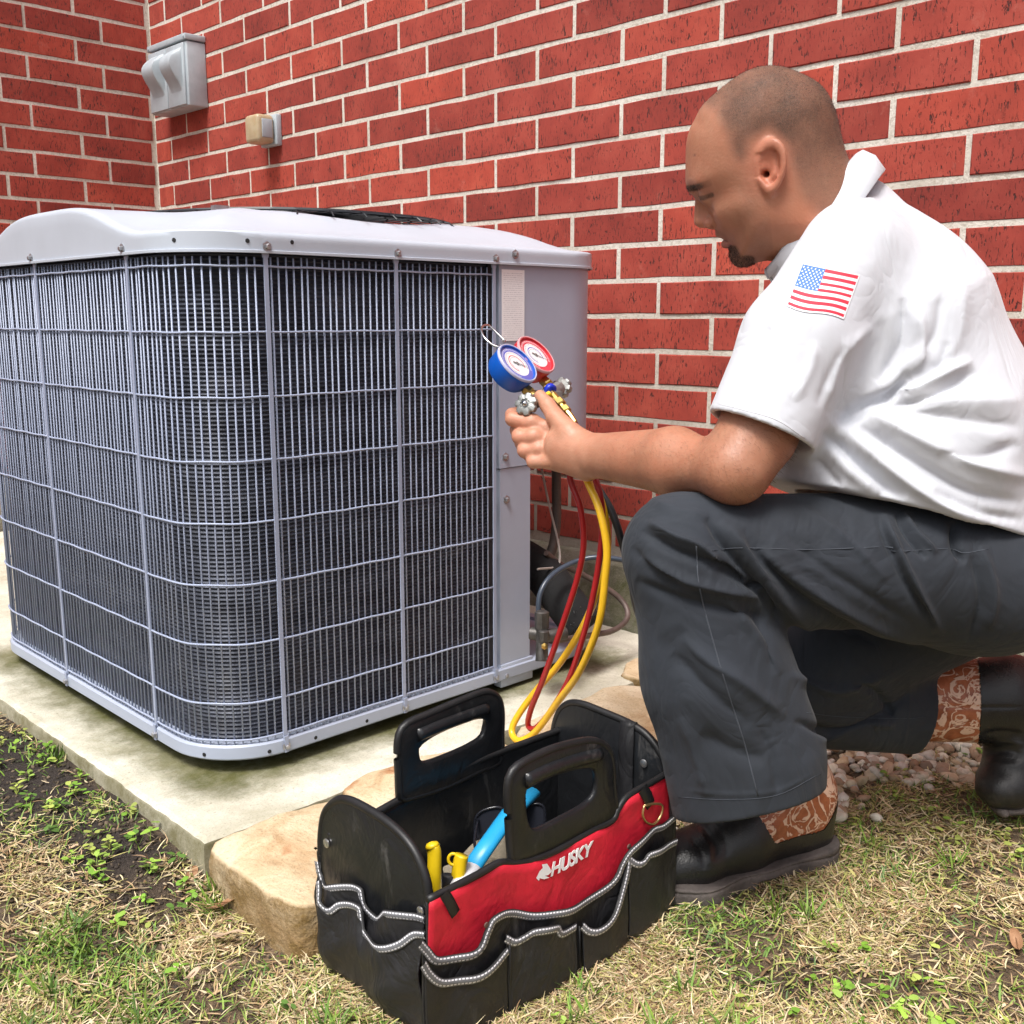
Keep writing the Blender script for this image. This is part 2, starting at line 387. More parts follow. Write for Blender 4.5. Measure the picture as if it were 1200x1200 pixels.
# green algae stain round the condenser's footprint, darkened to paint contact shade beneath
def absd(sock, c0, h): return t.math('MAXIMUM', t.math('SUBTRACT', t.math('ABSOLUTE', t.math('SUBTRACT', sock, c0)), h), 0.0)
dx, dy = absd(s_.outputs['X'], 1.15, .42), absd(s_.outputs['Y'], 1.78, .42)
dd = t.math('SQRT', t.math('ADD', t.math('MULTIPLY', dx, dx), t.math('MULTIPLY', dy, dy)))
st = t.ramp(t.math('ADD', dd, t.math('MULTIPLY_ADD', t.noise(v, 12, 7, .75), 0.16, -.08)), [(0.0, 1.0), (0.03, 0.8), (0.09, 0.0)])
c = t.mix(st, c, (0.085, 0.085, 0.022, 1))
stm = t.ramp(t.noise(v, 5, 8, .75, .6), [(0.5, 0.0), (0.72, 0.55)])
c = t.mix(stm, c, (0.24, 0.22, 0.11, 1))
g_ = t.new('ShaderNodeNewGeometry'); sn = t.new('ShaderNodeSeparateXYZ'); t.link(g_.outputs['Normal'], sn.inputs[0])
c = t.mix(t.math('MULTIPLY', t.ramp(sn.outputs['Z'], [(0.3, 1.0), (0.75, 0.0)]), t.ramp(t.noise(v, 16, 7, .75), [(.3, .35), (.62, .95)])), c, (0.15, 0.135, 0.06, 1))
M_PAD = t.set(c, 0.93, t.bump(t.noise(v, 70, 7, .75), 0.7, 0.004))
pad = MB()
def padpoly(x0, y0, x1, y1, seed):
    r = random.Random(seed); pts = []
    for (ax, ay), (bx, by) in zip([(x0, y0), (x1, y0), (x1, y1), (x0, y1)], [(x1, y0), (x1, y1), (x0, y1), (x0, y0)]):
        m = int(max(abs(bx - ax), abs(by - ay)) / .016)
        for k in range(m):
            q = k / m; pts.append((ax + (bx - ax) * q + r.uniform(-.0015, .0015), ay + (by - ay) * q + r.uniform(-.0015, .0015)))
    return pts
pp = padpoly(.614, 1.205, 1.765, 3.55, 3)
cx_, cy_ = 1.19, 2.35
def shrink(pts, d): return [(x + (d if x < cx_ else -d) * (1 if abs(x - cx_) > .57 else 0), y + (d if y < cy_ else -d) * (1 if abs(y - cy_) > 1.14 else 0)) for x, y in pts]
rings = [[(x, y, -.10) for x, y in pp], [(x, y, -.010) for x, y in pp], [(x, y, -.003) for x, y in shrink(pp, .003)], [(x, y, 0.0) for x, y in shrink(pp, .012)]]
pad.grid([r_ + [r_[0]] for r_ in rings]); pad.add([(x, y, 0) for x, y in shrink(pp, .012)], [tuple(range(len(pp)))])
po = pad.build('concrete_pad', M_PAD, smooth=True, auto=45); tag(po, kind='structure')

def mat_stone():
    t = NT('sandstone'); v = t.coord()
    wp = t.noise(v, 5, 5, .6)
    c = t.ramp(t.noise(v, 6.5, 7, .68, .8), [(0.32, (0.42, 0.26, 0.13, 1)), (0.48, (0.60, 0.46, 0.29, 1)), (0.66, (0.74, 0.62, 0.45, 1))])
    rust = t.ramp(t.noise(v, 8, 4, .55, 1.0), [(0.60, 0.0), (0.68, 0.85)])
    c = t.mix(rust, c, (0.40, 0.17, 0.065, 1))
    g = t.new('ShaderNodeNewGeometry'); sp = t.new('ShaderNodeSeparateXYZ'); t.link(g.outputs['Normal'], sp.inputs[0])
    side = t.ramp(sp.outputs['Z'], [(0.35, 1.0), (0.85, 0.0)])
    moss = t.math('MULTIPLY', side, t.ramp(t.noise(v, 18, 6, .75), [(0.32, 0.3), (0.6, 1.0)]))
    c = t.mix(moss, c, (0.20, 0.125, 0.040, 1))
    c = t.mix(t.ramp(t.noise(v, 220, 3), [(0.32, 0.35), (0.45, 0.0)]), c, (0.2, .12, .06, 1))
    return t.set(c, 0.9, t.bump(t.math('ADD', t.noise(v, 30, 7, .7), t.math('MULTIPLY', t.noise(v, 160, 3), .4)), 0.8, 0.007))
M_STONE = mat_stone()
def stone(poly, ztop, thick, label, seed):
    'irregular flag: outline (world xy), rounded arris, uneven top'
    r = random.Random(seed); pts = []
    n = len(poly)
    for i in range(n):
        a, b = poly[i], poly[(i + 1) % n]
        m = max(2, int(math.hypot(a[0] - b[0], a[1] - b[1]) / .014))
        for k in range(m): pts.append((a[0] + (b[0] - a[0]) * k / m, a[1] + (b[1] - a[1]) * k / m))
    P_ = np.array(pts)
    for _ in range(3): P_ = (np.roll(P_, 1, 0) + 2 * P_ + np.roll(P_, -1, 0)) / 4
    P_ += np.array([[r.uniform(-.0018, .0018), r.uniform(-.0018, .0018)] for _ in P_])
    c0 = P_.mean(0); bm = MB(); rings = []
    def zt(x, y): return ztop + .004 * math.sin(x * 23 + seed) * math.cos(y * 19) + .0015 * math.sin(x * 71 + y * 53)
    for q, dz in ((1.0, -thick), (1.0, -.035), (1.0, -.016), (.988, -.006), (.968, -.0012), (.93, 0), (.6, 0), (.3, 0), (.02, 0)):
        ring = c0 + (P_ - c0) * q
        rings.append([(x + (r.uniform(-.0014, .0014) if q > .96 else 0), y + (r.uniform(-.0014, .0014) if q > .96 else 0), zt(x, y) + dz) for x, y in ring])
    bm.grid(rings, closed=True)
    o = bm.build('sandstone_slab', M_STONE, smooth=True)
    tag(o, label, 'stone slab', 'sandstone slabs edging the concrete pad'); return o
stone([(.604, .985), (.618, .968), (.80, .962), (.815, 1.195), (.72, 1.200), (.606, 1.198)], .004, .11, 'front left cream sandstone slab whose mossy corner sticks out beside the tool bag', 1)
stone([(.82, .985), (1.10, .975), (1.12, 1.19), (.84, 1.215), (.822, 1.19)], .010, .10, 'rusty orange sandstone slab mostly hidden behind the tool bag', 2)
stone([(1.13, .97), (1.30, .955), (1.50, .985), (1.535, 1.10), (1.475, 1.215), (1.22, 1.205), (1.135, 1.16)], .004, .10, 'large pale sandstone slab between the tool bag and the man\'s shin', 3)
stone([(1.52, 1.02), (1.72, 1.0), (1.74, 1.20), (1.60, 1.29), (1.50, 1.235), (1.545, 1.11)], .008, .10, 'small sandstone slab with brown stained edge furthest right, just left of the trouser leg', 4)
# ------------------------------------------------------------------ the condenser
M_PAINT = simple('grey_powder_coat', srgb(168, 177, 196), 0.42, .05, 8, .12, .0004, 700, rvar=.06)
M_WIRE = simple('grey_coated_wire', srgb(160, 170, 194), 0.4, .06, 20)
M_DARK = simple('dark_interior', (0.012, 0.012, 0.014, 1), 0.7, .2, 20)
M_SCREW = simple('zinc_screw', (0.42, 0.42, 0.44, 1), 0.35, .2, 60, metal=.8)
M_BLKWIRE = simple('black_guard_wire', (0.015, 0.016, 0.02, 1), 0.4, .2, 20)
def mat_coil():
    t = NT('coil_fins'); v = t.coord(scale=(1, 1, 3))
    n = t.noise(v, 12, 6, .7)
    c = t.ramp(n, [(0.35, (0.028, 0.032, 0.046, 1)), (0.60, (0.075, 0.085, 0.115, 1)), (0.8, (0.16, 0.165, 0.19, 1))])
    c = t.mix(t.ramp(t.noise(t.coord(scale=(1, 1, .35)), 9, 5, .7), [(0.55, 0.0), (0.78, 0.55)]), c, (0.14, 0.135, 0.13, 1))
    return t.set(c, 0.5, t.bump(t.noise(t.coord(), 420, 2), .5, .001), Metallic=.35)
M_COIL = mat_coil()
AX0, AX1, AY0, AY1, AR = .710, 1.592, 1.342, 2.250, .122
def perim(inset, r, nseg=10, step=.04):
    'closed rounded square, starting at front right, going to the left (front face), then back along the left face'
    x0, x1, y0, y1 = AX0 + inset, AX1 - inset, AY0 + inset, AY1 - inset
    pts = []
    for cx, cy, a in ((x1 - r, y0 + r, 0), (x0 + r, y0 + r, -90), (x0 + r, y1 - r, -180), (x1 - r, y1 - r, -270)):
        pts += [(cx + r * math.cos(math.radians(a - 90 * k / nseg)), cy + r * math.sin(math.radians(a - 90 * k / nseg))) for k in range(nseg + 1)]
    return pts
def resample(pts, step, closed=False):
    p = [np.array(q) for q in pts] + ([np.array(pts[0])] if closed else [])
    L = [0]
    for a, b in zip(p, p[1:]): L.append(L[-1] + np.linalg.norm(b - a))
    n = max(1, round(L[-1] / step)); out = []
    for s in np.linspace(0, L[-1], n + 1):
        i = min(len(L) - 2, max(0, np.searchsorted(L, s) - 1)); q = (s - L[i]) / max(1e-9, L[i + 1] - L[i]); out.append(p[i] + (p[i + 1] - p[i]) * q)
    return out
ac = thing('air_conditioner', ((AX0 + AX1) / 2, (AY0 + AY1) / 2, 0), 'large square grey outdoor air conditioner with wire grille standing on the concrete pad', 'air conditioner')
# base pan
def ringwall(mb, prof, r, nseg=10, closed=True):
    'prof: (inset, z)'
    rows = [[(x, y, z) for x, y in perim(i, max(.01, r - i), nseg)] for i, z in prof]
    mb.grid(rows, closed=True)
mb = MB(); ringwall(mb, [(.10, .022), (-.002, .022), (-.005, .025), (-.005, .043), (-.002, .046), (.02, .046), (.022, .040), (.3, .040)], AR); 
mb.add([(x, y, .040) for x, y in perim(.3, .01, 2)], [tuple(range(12))])
pan = mb.build('base_pan', M_PAINT, ac, smooth=True, auto=35)
mb = MB()
for x, y in ((AX0 + .1, AY0 + .12), (AX1 - .12, AY0 + .1), (AX0 + .1, AY1 - .1), (AX1 - .1, AY1 - .1)): mb.box((x - .03, y - .03, 0), (x + .03, y + .03, .0225))
mb.build('foot', M_BLKWIRE, ac)
# coil: ribbed sheet just behind the wires
path = [(AX1 - .30, AY0 + .016)] + [p for p in perim(.016, AR - .016, 12)[13:39]] + [(AX1 - .12, AY1 - .016)]
path = resample(path, .022)
rows = []
nr = 232
for k in range(nr):
    z = .045 + (.735 - 0) * k / (nr - 1); e = (0, .0030)[k % 2]
    row = []
    for i, p in enumerate(path):
        q0, q1 = path[max(0, i - 1)], path[min(len(path) - 1, i + 1)]; d = (q1 - q0) / np.linalg.norm(q1 - q0); nn = np.array([d[1], -d[0]])
        if (p - np.array([1.15, 1.78])) @ nn < 0: nn = -nn
        row.append((*(p + nn * -e), z))
    rows.append(row)
mb = MB(); mb.grid(rows); mb.build('coil', M_COIL, ac)
mb = MB(); poly = [(AX0 + .05, AY0 + .13), (AX0 + .13, AY0 + .05), (1.34, AY0 + .05), (1.35, AY0 + .055), (AX1 - .04, AY0 + .27), (AX1 - .04, AY1 - .05), (AX0 + .05, AY1 - .05)]
mb.prism(poly, Matrix.Translation((0, 0, .04)), .74); mb.build('shade_core', M_DARK, ac)  # near-black block stands in for the shade behind the coil
# grille
grille = link('grille', None, ac); grille.location = (0, 0, 0)
gx_end = 1.272
gp = [(gx_end, AY0)] + perim(0, AR, 12)[13:39] + [(AX0 + .35, AY1)]
verts = resample(gp, .0124)
mbw = MB(); mbw.tube([(0, 0, .044), (0, 0, .767)], .00138, 6); wm = mbw.mesh('wire', M_WIRE, smooth=True)
posts = [(1.272, AY0), (1.060, AY0), (.826, AY0), (AX0, 1.523), (AX0, 1.871), (AX0 + .02, 2.19)]
for i, p in enumerate(verts):
    q0, q1 = verts[max(0, i - 1)], verts[min(len(verts) - 1, i + 1)]; d = q1 - q0; d = d / np.linalg.norm(d); nn = np.array([d[1], -d[0]])
    if (p - np.array([1.15, 1.78])) @ nn < 0: nn = -nn
    if any(math.hypot(p[0] - a, p[1] - b) < .0050 for a, b in posts): continue
    o = bpy.data.objects.new('wire', wm); COL.objects.link(o); o.parent = grille; o.matrix_parent_inverse = world_inv(grille)
    q = p + nn * -.0006; o.location = (q[0] + random.uniform(-.0006, .0006), q[1] + random.uniform(-.0006, .0006), random.uniform(-.001, .001)); o.rotation_euler = (random.uniform(-.0012, .0012), random.uniform(-.0012, .0012), 0)
ZR = [.054, .112, .204, .295, .387, .478, .570, .662, .754]
for z in ZR:
    mbh = MB(); pts = []
    for i, p in enumerate(verts):
        q0, q1 = verts[max(0, i - 1)], verts[min(len(verts) - 1, i + 1)]; d = q1 - q0; d = d / np.linalg.norm(d); nn = np.array([d[1], -d[0]])
        if (p - np.array([1.15, 1.78])) @ nn < 0: nn = -nn
        if i % 2 == 0 or i > len(verts) - 3 or (AX0 + AR * 1.1 > p[0] and p[1] < AY0 + AR * 1.1): pts.append((*(p + nn * .0022), z + .0006 * math.sin(i * .9)))
    mbh.tube(pts, .0017, 6); mbh.build('ring_wire', M_WIRE, grille, smooth=True)
for a, b in posts[:6]:
    ang = 0 if b == AY0 else math.pi / 2
    mb = MB(); M = Matrix.Translation((a, b, 0)) @ Matrix.Rotation(-ang, 4, 'Z')
    mb.box((-.0033, -.0075, .024), (.0033, -.0055, .05), M); mb.box((-.0033, -.0045, .046), (.0033, -.0020, .771), M)
    mb.prism([(-.0045, 0), (.0045, 0), (.007, .012), (0, .022), (-.007, .012)], M @ Matrix.Translation((0, -.0022, .766)) @ Matrix.Rotation(math.pi / 2, 4, 'X'), .0022)
    st = mb.build('strap', M_WIRE, grille)
    M2 = M
    for z in (.781, .033):
        mb = MB()
        o_ = M2 @ Vector((0, -.006 if z < .5 else -.0085, z)); n_ = (M2.to_3x3() @ Vector((0, -1, 0)))
        mb.lathe([(.0075, 0), (.0075, .001), (.0042, .0012), (.0042, .0045), (.003, .0055), (0, .0055)], o_, n_, 6)
        mb.build('screw', M_SCREW, grille, auto=30)
# panels on the right
def sheet(name, pts2d, z0, z1, th, parent, mat=M_PAINT, bev=.0015, nz=1):
    mb = MB(); n = len(pts2d); p = [np.array(q) for q in pts2d]; inn = []
    for i in range(n):
        d = p[min(n - 1, i + 1)] - p[max(0, i - 1)]; d = d / np.linalg.norm(d); nn = np.array([-d[1], d[0]]); inn.append(p[i] + nn * th)
    loop = [tuple(q) for q in p] + [tuple(q) for q in reversed(inn)]
    mb.add([(x, y, z0) for x, y in loop] + [(x, y, z1) for x, y in loop],
           [tuple(range(2 * n - 1, -1, -1)) if n == 2 else tuple(range(2 * n - 1, -1, -1)), tuple(range(2 * n, 4 * n))] + [(i, (i + 1) % (2 * n), 2 * n + (i + 1) % (2 * n), 2 * n + i) for i in range(2 * n)])
    return mb.build(name, mat, parent, smooth=True, auto=30)
rc = [(AX1 - AR + AR * math.cos(math.radians(a)), AY0 + AR + AR * math.sin(math.radians(a))) for a in range(-90, 1, 9)]
up = sheet('control_panel', [(1.286, AY0 + .014), (1.286, AY0 - .002), (1.33, AY0 - .002), (1.42, AY0 - .002)] + [(x, y - .002) for x, y in rc] + [(AX1, AY1 - AR)], .418, .782, .03, ac)
low = sheet('corner_post', [(1.289, AY0 + .03), (1.289, AY0), (1.33, AY0), (1.3655, AY0), (1.369, AY0 + .0035), (1.369, AY0 + .03)], .052, .4165, .012, ac)
mb = MB(); mb.box((1.2885, AY0 - .0025, .008), (1.372, AY0 + .018, .052)); mb.build('post_foot', M_PAINT, ac, bevel=.0015)
mb = MB(); mb.box((1.273, AY0 + .012, .045), (1.2905, AY0 + .03, .775)); mb.build('gap_shade_strip', simple('gap_shade_black', (.05, .05, .055, 1), .5, .3, 60, metal=.5), ac)  # dark strip paints the shade in the slot between grille and panel
mb = MB(); a, b = (1.3745, AY0 + .034), (AX1 - .003, AY0 + .252)
mb.add([(*a, .045), (*b, .045), (*b, .417), (*a, .417), (a[0] - .02, a[1] + .02, .045), (b[0] - .02, b[1] + .02, .045), (b[0] - .02, b[1] + .02, .417), (a[0] - .02, a[1] + .02, .417)], [(0, 1, 2, 3), (7, 6, 5, 4), (0, 3, 7, 4), (1, 5, 6, 2), (3, 2, 6, 7), (0, 4, 5, 1)])
mb.build('service_panel', M_PAINT, ac)
mb = MB(); mb.box((1.35, AY0 + .04, .4175), (AX1 - .012, AY1 - .2, .424)); mb.build('box_underside', M_PAINT, ac)
sheet('side_panel', [(AX1 - .002, AY0 + .255), (AX1 - .002, AY1 - AR)], .048, .4165, .01, ac)
for x, z, dy in ((1.30, .438, -.002), (1.3045, .360, 0), (1.318, .790, -.0085), (1.30, .030, -.0025)):
    mb = MB(); mb.lathe([(.008, 0), (.008, .001), (.0045, .0012), (.0045, .005), (.003, .006), (0, .006)], (x, AY0 + dy, z), (0, -1, 0), 6)
    mb.build('screw', M_SCREW, ac, auto=30)
# cap
def zcap(x, y):
    'height of the top cover'
    # distance inside the outline
    qx, qy = abs(x - 1.151) - (.441 + .008 - AR), abs(y - 1.796) - (.454 + .008 - AR)
    d = AR - (math.hypot(max(qx, 0), max(qy, 0)) + min(max(qx, qy), 0))
    arch = math.exp(-((y - 1.80) / .24) ** 4) * max(0, min(1, (abs(x - 1.151) - .05) / .3))
    edge = .803 + .050 * arch
    top = .858 - .006 * min(1, math.hypot(x - 1.151, y - 1.783) / .4)
    s = max(0, min(1, (d - .008) / .20)); s = s * s * (3 - 2 * s)
    z = edge + (top - edge) * s
    roll = max(0, min(1, d / .012)); z -= .010 * (1 - math.sqrt(max(0, 1 - (1 - roll) ** 2)))
    return z
def cap_mesh():
    mb = MB(); rows = []; npz = 176
    outl = resample(perim(-.008, AR + .008, 14), .02, True)[:-1]
    cxy = np.array([1.151, 1.783])
    for z in (.771, .774, .776): pass
    rows.append([(p[0], p[1], .7715) for p in outl])
    rows.append([(*(p + (p - cxy) / np.linalg.norm(p - cxy) * .0025), .7720) for p in outl])
    rows.append([(*(p + (p - cxy) / np.linalg.norm(p - cxy) * .0025), .7755) for p in outl])
    rows.append([(p[0], p[1], .7762) for p in outl])
    for f in (.25, .5, .75): rows.append([(p[0], p[1], .7762 + (zcap(*p) - .7762) * f) for p in outl])
    for q in (1.0, .998, .994, .988, .98, .972, .96, .945, .92, .89, .86, .82, .78, .73, .70):
        rows.append([(*(cxy + (p - cxy) * q), zcap(*(cxy + (p - cxy) * q))) for p in outl])
    # inner opening becomes a circle of r=.31
    for q in (.5, 1.0):
        r_ = []
        for p in outl:
            a = cxy + (p - cxy) * .70; u = (p - cxy) / np.linalg.norm(p - cxy); b = cxy + u * .31; m = a + (b - a) * q
            r_.append((*m, zcap(*m)))
        rows.append(r_)
    rows.append([(r_[0], r_[1], .79) for r_ in rows[-1]])
    mb.grid(rows, closed=True); return mb
M_CAP = simple('pale_grey_top_paint', srgb(184, 192, 204), 0.38, .05, 7, .1, .0004, 600, rvar=.06)
cap = cap_mesh().build('top_cover', M_CAP, ac, smooth=True, auto=45)
mb = MB()
for R_ in [.055, .10, .145, .19, .235, .275, .315]:
    zz = .8765 - .022 * (R_ / .32) ** 2
    mb.tube([(1.151 + R_ * math.cos(a), 1.783 + R_ * math.sin(a), zz) for a in np.linspace(0, 2 * math.pi, 49)], .0017, 5, caps=False)
for k in range(36):
    a = 2 * math.pi * k / 36; mb.tube([(1.151 + R_ * math.cos(a), 1.783 + R_ * math.sin(a), .8745 - .022 * (R_ / .32) ** 2) for R_ in (.05, .2, .325)] + [(1.151 + .335 * math.cos(a), 1.783 + .335 * math.sin(a), .845)], .0014, 4)
gd = mb.build('fan_guard', M_BLKWIRE, ac)
mb = MB(); mb.lathe([(.0, .872), (.05, .871), (.06, .86), (.06, .80)], (1.151, 1.783, 0), (0, 0, 1), 24); mb.build('fan_motor', M_BLKWIRE, ac, smooth=True)
fanm = MB()
for k in range(4):
    a0 = k * math.pi / 2 + .3; Gb = [[(1.151 + r_ * math.cos(a0 + s * (0.9)), 1.783 + r_ * math.sin(a0 + s * .9), .80 + .03 * s) for s in (0, .33, .66, 1)] for r_ in (.06, .15, .28)]
    fanm.grid(Gb)
fanm.build('fan_blade', M_DARK, ac)
mb = MB()
for p in ((1.43, 1.60), (1.38, 1.98), (.89, 1.57), (.87, 2.0)):
    zc = zcap(*p); mb.box((p[0] - .012, p[1] - .008, zc - .002), (p[0] + .012, p[1] + .008, zc + .006))
mb.build('guard_clip', M_SCREW, ac)
# small drilled holes in skirt and pan (dark discs paint the shade inside them)
mb = MB()
for x, z in ((.868, .789), (.79, .789)):
    if x > AX0 + AR: mb.lathe([(.0032, 0), (.0026, .0004), (0, .0004)], (x, AY0 - .0082, z), (0, -1, 0), 10)
for x, z in ((.80, .787),):
    th = math.radians(-90 - 32); cxx, cyy = AX0 + AR, AY0 + AR
for deg in (-105, -150):
    th = math.radians(deg); u = (math.cos(th), math.sin(th), 0)
    mb.lathe([(.0032, 0), (.0026, .0006), (0, .0006)], (AX0 + AR + u[0] * (AR + .008), AY0 + AR + u[1] * (AR + .008), .788), u, 10)
    mb.lathe([(.0032, 0), (.0026, .0008), (0, .0008)], (AX0 + AR + u[0] * (AR + .005), AY0 + AR + u[1] * (AR + .005), .031), u, 10)
for x in (.88, .98): mb.lathe([(.0032, 0), (.0026, .0005), (0, .0005)], (x, AY0 - .005, .031), (0, -1, 0), 10)
mb.build('screw_hole', M_DARK, ac)
# wiring label: white sheet with faint printed table lines
t = NT('printed_label'); v = t.coord('UV')
sp = t.new('ShaderNodeSeparateXYZ'); t.link(v, sp.inputs[0])
rowf = t.math('FRACT', t.math('MULTIPLY', sp.outputs['Y'], 34)); rowm = t.math('LESS_THAN', rowf, .42)
tx = t.noise(t.coord('UV', (60, 34, 1)), 1.0, 2, .8); txm = t.ramp(tx, [(0.46, 0.0), (0.54, 0.8)])
ins = t.math('MULTIPLY', t.math('LESS_THAN', t.math('ABSOLUTE', t.math('SUBTRACT', sp.outputs['X'], .5)), .42), t.math('LESS_THAN', t.math('ABSOLUTE', t.math('SUBTRACT', sp.outputs['Y'], .5)), .47))
M_LABEL = t.set(t.mix(t.math('MULTIPLY', t.math('MULTIPLY', rowm, txm), ins), (0.93, 0.95, 0.97, 1), (0.50, 0.51, 0.56, 1)), .45)
def uvquad(name, pts, mat, parent):
    me = bpy.data.meshes.new(name); me.from_pydata([tuple(p) for p in pts], [], [(0, 1, 2, 3)]); uv = me.uv_layers.new(name='UVMap')
    for i, c in enumerate([(0, 0), (1, 0), (1, 1), (0, 1)]): uv.data[i].uv = c
    me.materials.append(mat); return link(name, me, parent)
yl = AY0 - .0032
uvquad('wiring_label', [(1.2905, yl, .642), (1.3465, yl, .642), (1.3465, yl, .764), (1.2905, yl, .764)], M_LABEL, up)
lab2 = []
th = math.radians(-34)
for k, z in ((0, .655), (1, .655), (1, .715), (0, .715)):
    a = math.radians(-40 + 28 * k); lab2.append((AX1 - AR + (AR + .0012) * math.cos(a), AY0 + AR - .002 + (AR + .0012) * math.sin(a), z))
uvquad('warning_label', lab2, M_LABEL, up)
mb = MB()
# second condenser further back on the pad, only a sliver of it shows
def copy_tree(o, parent=None, off=None):
    c = o.copy(); COL.objects.link(c)
    if 'label' in c: pass
    if parent is not None: c.parent = parent
    for ch in list(o.children): copy_tree(ch, c)
    return c
# ------------------------------------------------------------------ smooth bodies: signed distance fields meshed with surface nets
def smin(a, b, k):
    h = np.clip(0.5 + 0.5 * (b - a) / k, 0, 1); return b * (1 - h) + a * h - k * h * (1 - h)
def smax(a, b, k): return -smin(-a, -b, k)
def cone(p, a, b, ra, rb, ax=None, k=1.0):
    'tapered capsule; k stretches the section along the unit axis ax'
    a = np.asarray(a, float); b = np.asarray(b, float); ab = b - a; L2 = ab @ ab
    q = p - a; t = np.clip(q @ ab / L2, 0, 1); v = q - t[:, None] * ab
    if ax is not None: v = v + (v @ ax)[:, None] * (ax * (1 / k - 1))
    return np.sqrt((v * v).sum(1)) - (ra + (rb - ra) * t)
def ball(p, c, r, ax=None, k=1.0):
    v = p - np.asarray(c)
    if ax is not None: v = v + (v @ ax)[:, None] * (ax * (1 / k - 1))
    return np.sqrt((v * v).sum(1)) - r
def plane(p, o, n):
    n = np.asarray(n, float); n = n / np.linalg.norm(n); return (p - np.asarray(o)) @ n
def surface_nets(f, lo, hi, h, B=8, margin=1.5):
    lo = np.asarray(lo, float); hi = np.asarray(hi, float); nb = np.ceil((hi - lo) / (h * B)).astype(int)
    ii = np.stack(np.meshgrid(*[np.arange(n) for n in nb], indexing='ij'), -1).reshape(-1, 3)
    ctr = lo + (ii + .5) * B * h; fv = np.concatenate([f(c) for c in np.array_split(ctr, max(1, len(ctr) // 60000))])
    ii = ii[np.abs(fv) < B * h * 0.87 * margin]
    N = nb * B + 2; g = np.arange(B + 1); gg = np.stack(np.meshgrid(g, g, g, indexing='ij'), -1).reshape(-1, 3)
    keys = []; pos = []; quads = []
    def key(c): return (c[..., 0].astype(np.int64) * N[1] + c[..., 1]) * N[2] + c[..., 2]
    for ch in np.array_split(ii, max(1, len(ii) // 400)):
        base = ch * B; idx = base[:, None, :] + gg[None]
        V = f((lo + idx.reshape(-1, 3) * h)).reshape(len(ch), B + 1, B + 1, B + 1)
        S = V < 0
        cs = [V[:, a:B + a, b:B + b, c:B + c] for a in (0, 1) for b in (0, 1) for c in (0, 1)]
        ss = [v < 0 for v in cs]; cnt = sum(s.astype(np.int8) for s in ss); m = (cnt > 0) & (cnt < 8)
        w_ = np.nonzero(m)
        vals = np.stack([v[w_] for v in cs], -1); off = np.array([(a, b, c) for a in (0, 1) for b in (0, 1) for c in (0, 1)], float)
        acc = np.zeros((len(w_[0]), 3)); num = np.zeros(len(w_[0]))
        for a in range(8):
            for b in range(a + 1, 8):
                if np.abs(off[a] - off[b]).sum() != 1: continue
                va, vb = vals[:, a], vals[:, b]; x = (va < 0) != (vb < 0)
                t_ = np.where(x, va / np.where(x, va - vb, 1), 0)
                acc += x[:, None] * (off[a] + t_[:, None] * (off[b] - off[a])); num += x
        cell = base[w_[0]] + np.stack(w_[1:], -1)
        pos.append(lo + (cell + acc / num[:, None]) * h); keys.append(key(cell))
        for d in range(3):
            e = [slice(None)] + [slice(0, B)] * 3; e2 = list(e); e2[d + 1] = slice(1, B + 1)
            s0 = S[tuple(e)]; s1 = S[tuple(e2)]; x = np.nonzero(s0 != s1); c = base[x[0]] + np.stack(x[1:], -1); sg = s0[x]
            u = np.zeros(3, int); v = np.zeros(3, int); u[(d + 1) % 3] = 1; v[(d + 2) % 3] = 1
            q = np.stack([key(c - u - v), key(c - v), key(c), key(c - u)], -1); q[~sg] = q[~sg][:, ::-1]; quads.append(q)
    keys = np.concatenate(keys); pos = np.concatenate(pos); quads = np.concatenate(quads)
    o = np.argsort(keys); keys = keys[o]; pos = pos[o]
    idx = np.searchsorted(keys, quads); idx = np.clip(idx, 0, len(keys) - 1); ok = (keys[idx] == quads).all(1); idx = idx[ok]
    used = np.unique(idx); remap = np.full(len(keys), -1); remap[used] = np.arange(len(used))
    return pos[used], remap[idx]
def relax(v, q, n=2, lam=0.5):
    e = np.concatenate([q[:, [0, 1]], q[:, [1, 2]], q[:, [2, 3]], q[:, [3, 0]]]); 
    for _ in range(n):
        s = np.zeros_like(v); c = np.zeros(len(v)); 
        for k in range(3):
            s[:, k] = np.bincount(e[:, 0], v[e[:, 1], k], len(v)) + np.bincount(e[:, 1], v[e[:, 0], k], len(v))
        c = np.bincount(e[:, 0], minlength=len(v)) + np.bincount(e[:, 1], minlength=len(v))
        v = v + lam * (s / c[:, None] - v)
    return v
def normals(v, q):
    a, b, c, d = (v[q[:, i]] for i in range(4)); n = np.cross(c - a, d - b); N = np.zeros_like(v)
    for i in range(4):
        for k in range(3): N[:, k] += np.bincount(q[:, i], n[:, k], len(v))
    return N / (np.linalg.norm(N, axis=1)[:, None] + 1e-12)
def np_mesh(name, v, q, mats, smooth=True):
    me = bpy.data.meshes.new(name); me.vertices.add(len(v)); me.vertices.foreach_set('co', np.asarray(v, np.float32).ravel())
    k = q.shape[1]
    me.loops.add(q.size); me.loops.foreach_set('vertex_index', q.astype(np.int32).ravel()); me.polygons.add(len(q))
    me.polygons.foreach_set('loop_start', np.arange(0, q.size, k, dtype=np.int32)); me.polygons.foreach_set('loop_total', np.full(len(q), k, np.int32))
    for m in (mats if isinstance(mats, (list, tuple)) else [mats]): me.materials.append(m)
    if smooth: me.polygons.foreach_set('use_smooth', np.ones(len(q), bool))
    me.update(calc_edges=True); me.validate(); return me
